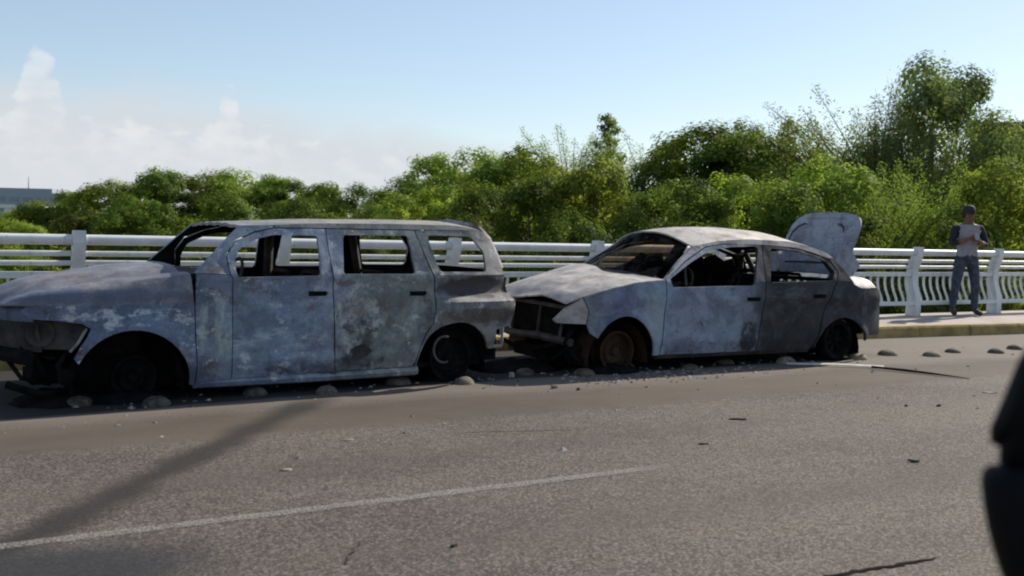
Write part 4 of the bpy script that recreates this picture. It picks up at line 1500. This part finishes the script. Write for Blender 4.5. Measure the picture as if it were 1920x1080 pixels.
# fine rubble that nobody could count
V, F = [], []
for i in range(620):
    if i < 330:
        x, y = random.gauss(5.9, .75), 7.58 + random.gauss(0, .20)
    elif i < 520:
        x, y = random.uniform(.6, 9.0), 7.85 + random.gauss(.1, .25)
    else:
        x, y = random.uniform(.2, 12), random.uniform(5.0, 8.6)
    s = random.uniform(.006, .02) * (1.6 if random.random() < .12 else 1)
    b = len(V)
    for k in range(5):
        an = 2 * math.pi * k / 5 + random.random()
        V.append((x + s * math.cos(an) * random.uniform(.6, 1.8), y + s * math.sin(an), .0005))
    V.append((x, y, s * random.uniform(.4, 1.0)))
    F += [(b + k, b + (k + 1) % 5, b + 5) for k in range(5)]
rb = obj('rubble', V, F, plain('rubble_mixed', (0.17, 0.155, 0.14), 0.95, 9, 0.9))
tag(rb, 'fine burnt rubble and glass crumbs scattered round the wrecks', 'rubble', kind='stuff')
# ash and flakes heaped under the wheels
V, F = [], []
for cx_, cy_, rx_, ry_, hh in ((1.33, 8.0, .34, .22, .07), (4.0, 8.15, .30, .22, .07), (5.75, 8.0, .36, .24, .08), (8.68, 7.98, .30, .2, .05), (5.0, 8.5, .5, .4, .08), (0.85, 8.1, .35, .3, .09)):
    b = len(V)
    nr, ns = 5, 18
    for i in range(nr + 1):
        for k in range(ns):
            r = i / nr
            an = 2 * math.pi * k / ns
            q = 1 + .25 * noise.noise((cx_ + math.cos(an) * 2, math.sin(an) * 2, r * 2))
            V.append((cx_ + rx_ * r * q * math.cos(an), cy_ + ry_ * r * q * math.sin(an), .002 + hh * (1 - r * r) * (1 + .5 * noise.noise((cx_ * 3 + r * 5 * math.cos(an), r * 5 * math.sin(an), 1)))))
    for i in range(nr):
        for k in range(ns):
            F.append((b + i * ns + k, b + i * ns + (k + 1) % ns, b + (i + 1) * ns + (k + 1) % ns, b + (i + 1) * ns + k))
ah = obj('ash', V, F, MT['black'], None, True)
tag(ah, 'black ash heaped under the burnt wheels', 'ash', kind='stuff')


# ------------------------------------------------------------------ trees
def leaves(P, Nn, S, asp=0.5):
    """rhombic leaves: points, normals, lengths -> vertex and face arrays"""
    n = len(P)
    Nn = Nn / np.maximum(1e-6, np.linalg.norm(Nn, axis=1, keepdims=True))
    r = rng.normal(size=(n, 3))
    t = np.cross(Nn, r)
    t /= np.maximum(1e-6, np.linalg.norm(t, axis=1, keepdims=True))
    b = np.cross(Nn, t)
    s = S[:, None]
    V = np.stack([P - t * s * .5, P + b * s * asp * .5 - t * s * .05, P + t * s * .5, P - b * s * asp * .5 - t * s * .05], 1).reshape(-1, 3)
    return V


def leaf_obj_mesh(name, V, mat, extra=None):
    n = len(V) // 4
    me = bpy.data.meshes.new(name)
    me.vertices.add(len(V))
    me.vertices.foreach_set('co', V.astype(np.float32).ravel())
    me.loops.add(4 * n)
    me.loops.foreach_set('vertex_index', np.arange(4 * n, dtype=np.int32))
    me.polygons.add(n)
    me.polygons.foreach_set('loop_start', np.arange(0, 4 * n, 4, dtype=np.int32))
    me.update(calc_edges=True)
    me.materials.append(mat)
    return me


def rdir(n):
    d = rng.normal(size=(n, 3))
    return d / np.linalg.norm(d, axis=1, keepdims=True)


def round_crown(seed, H=8.0, R=3.0, blobs=15, per=2300, leaf=.125, low=.10):
    """clumpy broad crown, reaching low; returns leaf vertices and blob centres"""
    g = np.random.default_rng(seed)
    out, cs = [], []
    for k in range(blobs):
        h = low + (1 - low) * ((k + .5) / blobs) ** .85
        rr = R * math.sqrt(max(.05, 1 - ((h - .42) / .62) ** 2))
        an = k * 2.399 + g.uniform(-.4, .4)
        rad = rr * g.uniform(.25, .72)
        br = R * g.uniform(.33, .52) * (1 - .25 * h)
        c = np.array([rad * math.cos(an), rad * math.sin(an), h * H - br * .65])
        if k == blobs - 1:
            c = np.array([g.uniform(-.5, .5), g.uniform(-.5, .5), H - br * .95])
        cs.append((c, br))
        ncl = 26
        cd = rdir(ncl)
        cd[:, 2] = np.where(cd[:, 2] < -.35, -cd[:, 2], cd[:, 2])
        cr = br * g.uniform(.75, 1.12, ncl)
        cc = c + cd * cr[:, None] * np.array([1, 1, .85])
        ci = g.integers(0, ncl, per)
        loc = rdir(per) * (g.random(per) ** .45)[:, None] * br * .36
        P = cc[ci] + loc
        N = loc / (br * .36) + cd[ci] * 1.0 + rdir(per) * .45 + np.array([0, 0, .3])
        S = leaf * g.uniform(.6, 1.35, per)
        out.append(leaves(P, N, S, .55))
    return np.concatenate(out), cs


def feather_crown(seed, H=11.0, R=2.6, shoots=150, per=330, leaf=.11):
    """loose upright crown of fine shoots with see-through tips"""
    g = np.random.default_rng(seed)
    out, tw = [], []
    for k in range(shoots):
        an = g.uniform(0, 2 * math.pi)
        h0 = H * g.uniform(.12, .70)
        r0 = R * .35 * g.random()
        lean = g.uniform(.1, .75)
        ln = H * g.uniform(.22, .42) * (1.15 - .35 * h0 / H)
        a = np.array([r0 * math.cos(an), r0 * math.sin(an), h0])
        d = np.array([math.cos(an) * lean, math.sin(an) * lean, 1.0])
        d /= np.linalg.norm(d)
        b = a + d * ln
        b[2] = min(b[2], H)
        sag = np.array([math.cos(an), math.sin(an), -.25]) * ln * .22
        tw.append([tuple(a), tuple((a + b) / 2 + sag * .3), tuple(b + sag)])
        t = g.random(per) ** .8
        P = a + (b - a) * t[:, None] + sag * (t ** 2)[:, None]
        P = P + rdir(per) * (.13 + .40 * np.sin(np.clip(t, .05, 1) * 2.9) * g.random(per))[:, None] * R * .36
        out.append(leaves(P, rdir(per) + np.array([0, 0, .3]), leaf * g.uniform(.6, 1.3, per), .35))
    return np.concatenate(out), tw


def spire_crown(seed, H=10.0, R=1.7, tiers=26, per=330, leaf=.15):
    """narrow pointed crown with ragged whorls"""
    g = np.random.default_rng(seed)
    out, tw = [], []
    for k in range(tiers * 2):
        h = .18 + .80 * k / (tiers * 2)
        rr = R * (1.08 - h) ** .8 * g.uniform(.6, 1.15)
        an = k * 2.399
        a = np.array([0, 0, h * H])
        b = a + np.array([math.cos(an) * rr, math.sin(an) * rr, rr * g.uniform(.1, .6)])
        tw.append([tuple(a), tuple(b)])
        t = g.random(per // 2) ** .6
        P = a + (b - a) * t[:, None] + rdir(per // 2) * (.10 + .16 * rr) * g.random(per // 2)[:, None] * 1.6
        out.append(leaves(P, rdir(per // 2) + np.array([0, 0, .5]), leaf * g.uniform(.6, 1.3, per // 2), .4))
    return np.concatenate(out), tw


PROTO = {}
for i in range(5):
    V, cs = round_crown(20 + i, blobs=14 + i % 3, R=2.9 + .2 * (i % 2))
    t = MB()
    t.tube([(0, 0, 0), (.08, .03, 1.2), (.0, .1, 2.6), (.05, .0, 4.0)], [.20, .16, .12, .08], 7)
    for c, br in cs:
        z0 = min(3.8, max(.5, c[2] * .45))
        t.tube([(0.03, .05, z0), (c[0] * .5, c[1] * .5, (z0 + c[2]) / 2), tuple(c)], [.07, .045, .02], 5)
    PROTO['r%d' % i] = (V, t)
for i in range(2):
    V, tw = feather_crown(40 + i)
    t = MB()
    t.tube([(0, 0, 0), (.1, .05, 2.5), (.0, .15, 5.0), (.1, .1, 8.0)], [.22, .17, .12, .05], 7)
    for pts in tw:
        t.tube(pts, [.035, .02, .008], 4)
    PROTO['f%d' % i] = (V, t)
for i in range(2):
    V, tw = spire_crown(60 + i)
    t = MB()
    t.tube([(0, 0, 0), (.05, .03, 4.0), (.0, .05, 9.9)], [.16, .10, .02], 7)
    for pts in tw:
        t.tube(pts, [.022, .006], 4)
    PROTO['s%d' % i] = (V, t)
# sparse dry tree: mostly bare twigs
g = np.random.default_rng(77)
t = MB()
t.tube([(0, 0, 0), (.1, 0, 3), (.0, .1, 6)], [.16, .12, .06], 6)
PV = []
for k in range(70):
    an = g.uniform(0, 6.28)
    h0 = g.uniform(3.0, 7.2)
    ln = g.uniform(1.6, 3.6)
    le = g.uniform(.15, .6)
    a = np.array([.15 * math.cos(an), .15 * math.sin(an), min(h0, 6)])
    b = a + np.array([math.cos(an) * le, math.sin(an) * le, 1]) * ln
    mmid = (a + b) / 2 + g.normal(size=3) * .15
    t.tube([tuple(a), tuple(mmid), tuple(b)], [.03, .018, .005], 4)
    P = a + (b - a) * g.random(26)[:, None] + g.normal(size=(26, 3)) * .16
    PV.append(leaves(P, rdir(26), .12 * g.uniform(.6, 1.3, 26), .35))
PROTO['d0'] = (np.concatenate(PV), t)
PH = {'r': 8.0, 'f': 11.0, 's': 10.0, 'd': 9.6}
CM, TM = {}, {}


def crown_mesh(p, lm):
    if (p, lm) not in CM:
        CM[(p, lm)] = leaf_obj_mesh('crown', PROTO[p][0], MT[lm])
    return CM[(p, lm)]


def trunk_mesh(p):
    if p not in TM:
        TM[p] = mesh_of('trunk', PROTO[p][1].v, PROTO[p][1].f, MT['bark'], True, 60, False)
    return TM[p]


GZ = -4.2
TREES = [
    # x, y, top z, width factor, prototype, leaf, label
    (5.4, 77.9, 1.9, 1.4, 'r0', 'leaf2', 'yellow-green tree at the far left below the distant white building'),
    (5.9, 66.1, 2.5, 1.2, 'r1', 'leaf1', 'small dark green tree right of the distant white building'),
    (7.7, 65.1, 3.0, 1.2, 'r2', 'leaf1', 'green tree above the leftmost railing post'),
    (9.3, 61.9, 3.6, 1.3, 'r3', 'leaf2', 'lit round tree between the leftmost post and the wagon windscreen'),
    (11.7, 60.6, 4.4, 1.2, 'r4', 'leaf1', 'taller green tree with ragged tip above the wagon hood'),
    (14.5, 61.2, 4.4, 1.2, 'r0', 'leaf2', 'yellow-green tree directly above the wagon windscreen'),
    (16.7, 60.0, 4.6, 1.1, 'r1', 'leaf2', 'bright lit tree above the front of the wagon roof'),
    (18.3, 56.7, 4.1, 1.2, 'r2', 'leaf1', 'green tree above the middle of the wagon roof'),
    (20.6, 59.3, 3.5, 1.1, 'r3', 'leaf2', 'low yellow-green tree left of the dip in the tree line'),
    (21.8, 59.3, 4.0, .55, 's0', 'leaf1', 'small pointed tree standing in the dip of the tree line'),
    (21.1, 51.6, 3.6, 1.0, 'r4', 'leaf1', 'tree just right of the dip in the tree line'),
    (21.0, 45.9, 4.0, 1.0, 'r0', 'leaf1', 'dark tree above the rear of the wagon roof'),
    (21.0, 41.3, 5.1, .95, 'r1', 'leaf2', 'tall yellow-green round tree above the wagon tail'),
    (21.5, 38.7, 4.5, .9, 'r2', 'leaf1', 'green tree above the gap between the two burnt cars'),
    (21.8, 36.2, 4.8, 1.0, 'r3', 'leaf2', 'bright domed tree above the sedan hood'),
    (24.4, 37.1, 6.0, .75, 'f0', 'leaf1', 'feathery tree with pointed shoots above the sedan hood, left of the spire'),
    (26.9, 38.0, 6.9, .9, 's1', 'leaf3', 'dark pointed tree, highest spire of the middle tree line'),
    (27.1, 35.5, 5.9, .8, 'f1', 'leaf1', 'feathery tree just right of the dark spire'),
    (28.7, 34.6, 6.0, 1.1, 'r4', 'leaf1', 'dark green tree above the sedan windscreen'),
    (29.6, 32.1, 5.7, 1.1, 'r0', 'leaf1', 'green tree above the sedan roof front'),
    (32.3, 34.8, 6.4, .8, 'r3', 'leaf3', 'grey-green round tree above the sedan roof'),
    (34.0, 33.9, 6.8, .8, 's0', 'leaf3', 'dark ragged tree left of the tallest tree'),
    (36.2, 33.5, 6.4, .5, 'd0', 'leaf3', 'sparse bare-twigged tree left of the tallest tree'),
    (32.6, 30.1, 6.6, 1.0, 'f1', 'leaf1', 'leafy tree above the raised trunk lid'),
    (32.7, 27.8, 7.3, 1.1, 'f0', 'leaf3', 'grey-green tree forming the left shoulder of the tallest tree'),
    (34.1, 27.4, 8.4, .45, 'd0', 'leaf3', 'thin bare shoots rising at the left of the tallest crown'),
    (35.1, 26.9, 8.7, .66, 'r1', 'leaf3', 'tallest tree of the right side with dense lobed crown'),
    (34.2, 26.3, 6.6, .75, 'f0', 'leaf3', 'dense grey-green tree growing against the lower trunk of the tallest tree'),
    (37.8, 27.4, 5.3, .8, 'f0', 'leaf1', 'green tree right of the tallest tree'),
    (39.6, 26.2, 6.6, .7, 's1', 'leaf1', 'dark pointed tree at the far right edge in front of the roof'),
    (38.6, 23.9, 6.0, 1.0, 'r2', 'leaf2', 'yellow-green tree cut by the right edge'),
    # nearer row
    (4.1, 55.5, 1.3, 1.1, 'r1', 'leaf2', 'low yellow-green bushy tree left of the leftmost post'),
    (6.08, 49.8, 1.8, 1.0, 'r2', 'leaf4', 'low dark tree right behind the leftmost post'),
    (8.6, 48.3, 2.5, 1.05, 'r4', 'leaf1', 'nearer green tree above the wagon hood'),
    (11.75, 46.5, 2.7, 1.05, 'r0', 'leaf1', 'nearer dark green tree above the wagon windscreen'),
    (14.9, 44.7, 2.6, 1.05, 'r3', 'leaf1', 'nearer dark green tree above the wagon front door'),
    (15.9, 39.5, 2.3, 1.0, 'r1', 'leaf1', 'nearer dark tree above the wagon rear door'),
    (16.3, 34.7, 2.9, .95, 'r2', 'leaf2', 'nearer lit tree above the wagon quarter window'),
    (16.1, 30.1, 2.9, .9, 'r4', 'leaf1', 'nearer dark tree right of the wagon tail'),
    (16.8, 27.5, 3.2, .9, 'r0', 'leaf1', 'nearer dark green tree above the sedan bonnet front'),
    (18.4, 26.5, 3.6, .85, 'r3', 'leaf2', 'nearer yellow-green tree above the sedan bonnet'),
    (19.0, 23.8, 3.0, .85, 'r1', 'leaf1', 'nearer dark tree left of the sedan roof'),
    (20.9, 22.7, 3.2, .85, 'r2', 'leaf2', 'nearer lit tree directly above the sedan roof'),
    (20.7, 20.5, 2.7, .8, 'r4', 'leaf1', 'nearer dark bushy tree left of the raised trunk lid'),
    (23.4, 21.3, 3.7, .85, 'r0', 'leaf2', 'nearer bright tree above and left of the trunk lid'),
    (23.8, 19.9, 3.6, .8, 'f1', 'leaf1', 'nearer feathery tree right above the trunk lid'),
    (26.1, 19.8, 3.9, .85, 'f0', 'leaf1', 'nearer feathery tree above the standing person'),
    (25.9, 17.5, 3.5, .85, 'r3', 'leaf2', 'nearer yellow-green tree at the right edge beyond the person'),
    (15.9, 18.6, 1.7, .7, 'r1', 'leaf4', 'low dark bushy tree behind the sedan windscreen'),
    (19.9, 14.6, 1.8, .7, 'r2', 'leaf4', 'low dark bushy tree behind the railing right of the person'),
    (13.8, 21.0, 1.8, .75, 'r3', 'leaf4', 'low dark bushy tree behind the sedan hood'),
    (11.4, 30.5, 1.4, .8, 'r4', 'leaf4', 'low dark bushy tree behind the wagon rear door'),
    (12.8, 25.1, 1.7, .75, 'r0', 'leaf4', 'low dark bushy tree behind the gap between the cars'),
    (18.1, 16.2, 1.9, .7, 'r4', 'leaf4', 'low dark bushy tree behind the railing right of the trunk lid'),
]
trnd = random.Random(5)
for i, (x, y, top, wf, p, lm, lb) in enumerate(TREES):
    tr_ = empty('tree', (x, y, GZ), trnd.uniform(0, 6.28))
    s = (top - GZ) / PH[p[0]]
    wf *= 1.2
    tr_.scale = (s * wf, s * wf, s)
    o = bpy.data.objects.new('trunk', trunk_mesh(p))
    link(o, tr_)
    o = bpy.data.objects.new('crown', crown_mesh(p, lm))
    link(o, tr_)
    tag(tr_, lb, 'tree', 'trees beyond the railing')

# tangled undergrowth below the trees
n = 26000
u = rng.random(n)
X = -6 + 52 * u
near = 13.5 + np.maximum(0, (16 - X)) * 1.1
Y = near + rng.random(n) ** 1.3 * 16
hgt = 2.6 + 1.4 * np.sin(X * 1.3) * np.sin(Y * .9 + X * .4) + .8 * np.sin(X * 3.1 + Y * 2.2)
Z = GZ + np.maximum(.3, hgt) * (.35 + .65 * rng.random(n))
P = np.stack([X, Y, Z], 1)
um = leaf_obj_mesh('undergrowth', leaves(P, rdir(n) + np.array([0, 0, .6]), .26 * rng.uniform(.6, 1.4, n), .55), MT['leaf1'])
uo = bpy.data.objects.new('undergrowth', um)
link(uo)
tag(uo, 'tangled dark undergrowth below the trees beyond the railing', 'undergrowth', kind='stuff')

# ------------------------------------------------------------------ far buildings
MT['farwall'] = plain('far_hazed_wall', (0.30, 0.33, 0.40), 0.08, .05, 0.8)  # distance haze put into the office block's colour
MT['farglass'] = plain('far_window', (0.22, 0.25, 0.31), 0.1, .05, 0.5)
MT['white'] = plain('white_render', (0.62, 0.62, 0.60), 0.08, .4, 0.8)
MT['dglass'] = plain('dark_window', (0.05, 0.055, 0.06), 0.1, .4, 0.4)
MT['darkwall'] = plain('dark_roof_wall', (0.10, 0.095, 0.09), 0.2, .4, 0.9)
ba = empty('office_block', (20, 465, GZ), math.radians(-28))
b = MB().box((0, 6, 8.0), (66, 14, 16.4))
b.build('wall', MT['farwall'], ba)
b = MB().box((10, 6, 17.1), (36, 12, 1.8))
b.build('roof_storey', MT['farwall'], ba)
for zz in (5.5, 9.5, 13.5):
    for k in range(12):
        wv = MB().box((-29.5 + k * 5.35, -1.06, zz), (3.6, .3, 1.7))
        wv.build('window', MT['farglass'], ba)
b = MB().tube([(-2, 6, 17), (-2, 6, 27)], [.35, .1], 5).tube([(16, 6, 17.5), (16, 6, 23)], [.3, .1], 5)
b.build('antenna', MT['farwall'], ba)
tag(ba, 'long blue-grey office block with antennas on the far left horizon', 'building')
bw = empty('white_house', (12.6, 166, GZ), math.radians(-25))
b = MB().box((0, 2, 3.5), (5.2, 5, 7.2)).box((-1.2, 2, 7.35), (8.2, 5.4, .5))
b.build('wall', MT['white'], bw)
for k in range(3):
    wv = MB().box((-1.6 + 1.6 * k, -.53, 5.6), (1.0, .1, 1.5))
    wv.build('window', MT['dglass'], bw)
tag(bw, 'small white building with flat roof above the trees at far left', 'building')
br_ = empty('house', (85.2, 57.5, GZ), math.radians(-50))
b = MB().box((0, 3, 7.9), (6, 6, 15.8)).box((0, 3, 16.1), (6.8, 6.8, .7))
b.build('wall', MT['darkwall'], br_)
wv = MB().box((0, -.04, 14.4), (1.4, .12, 1.4))
wv.build('window', MT['dglass'], br_)
tag(br_, 'dark flat-roofed house behind the trees at the right edge', 'building')
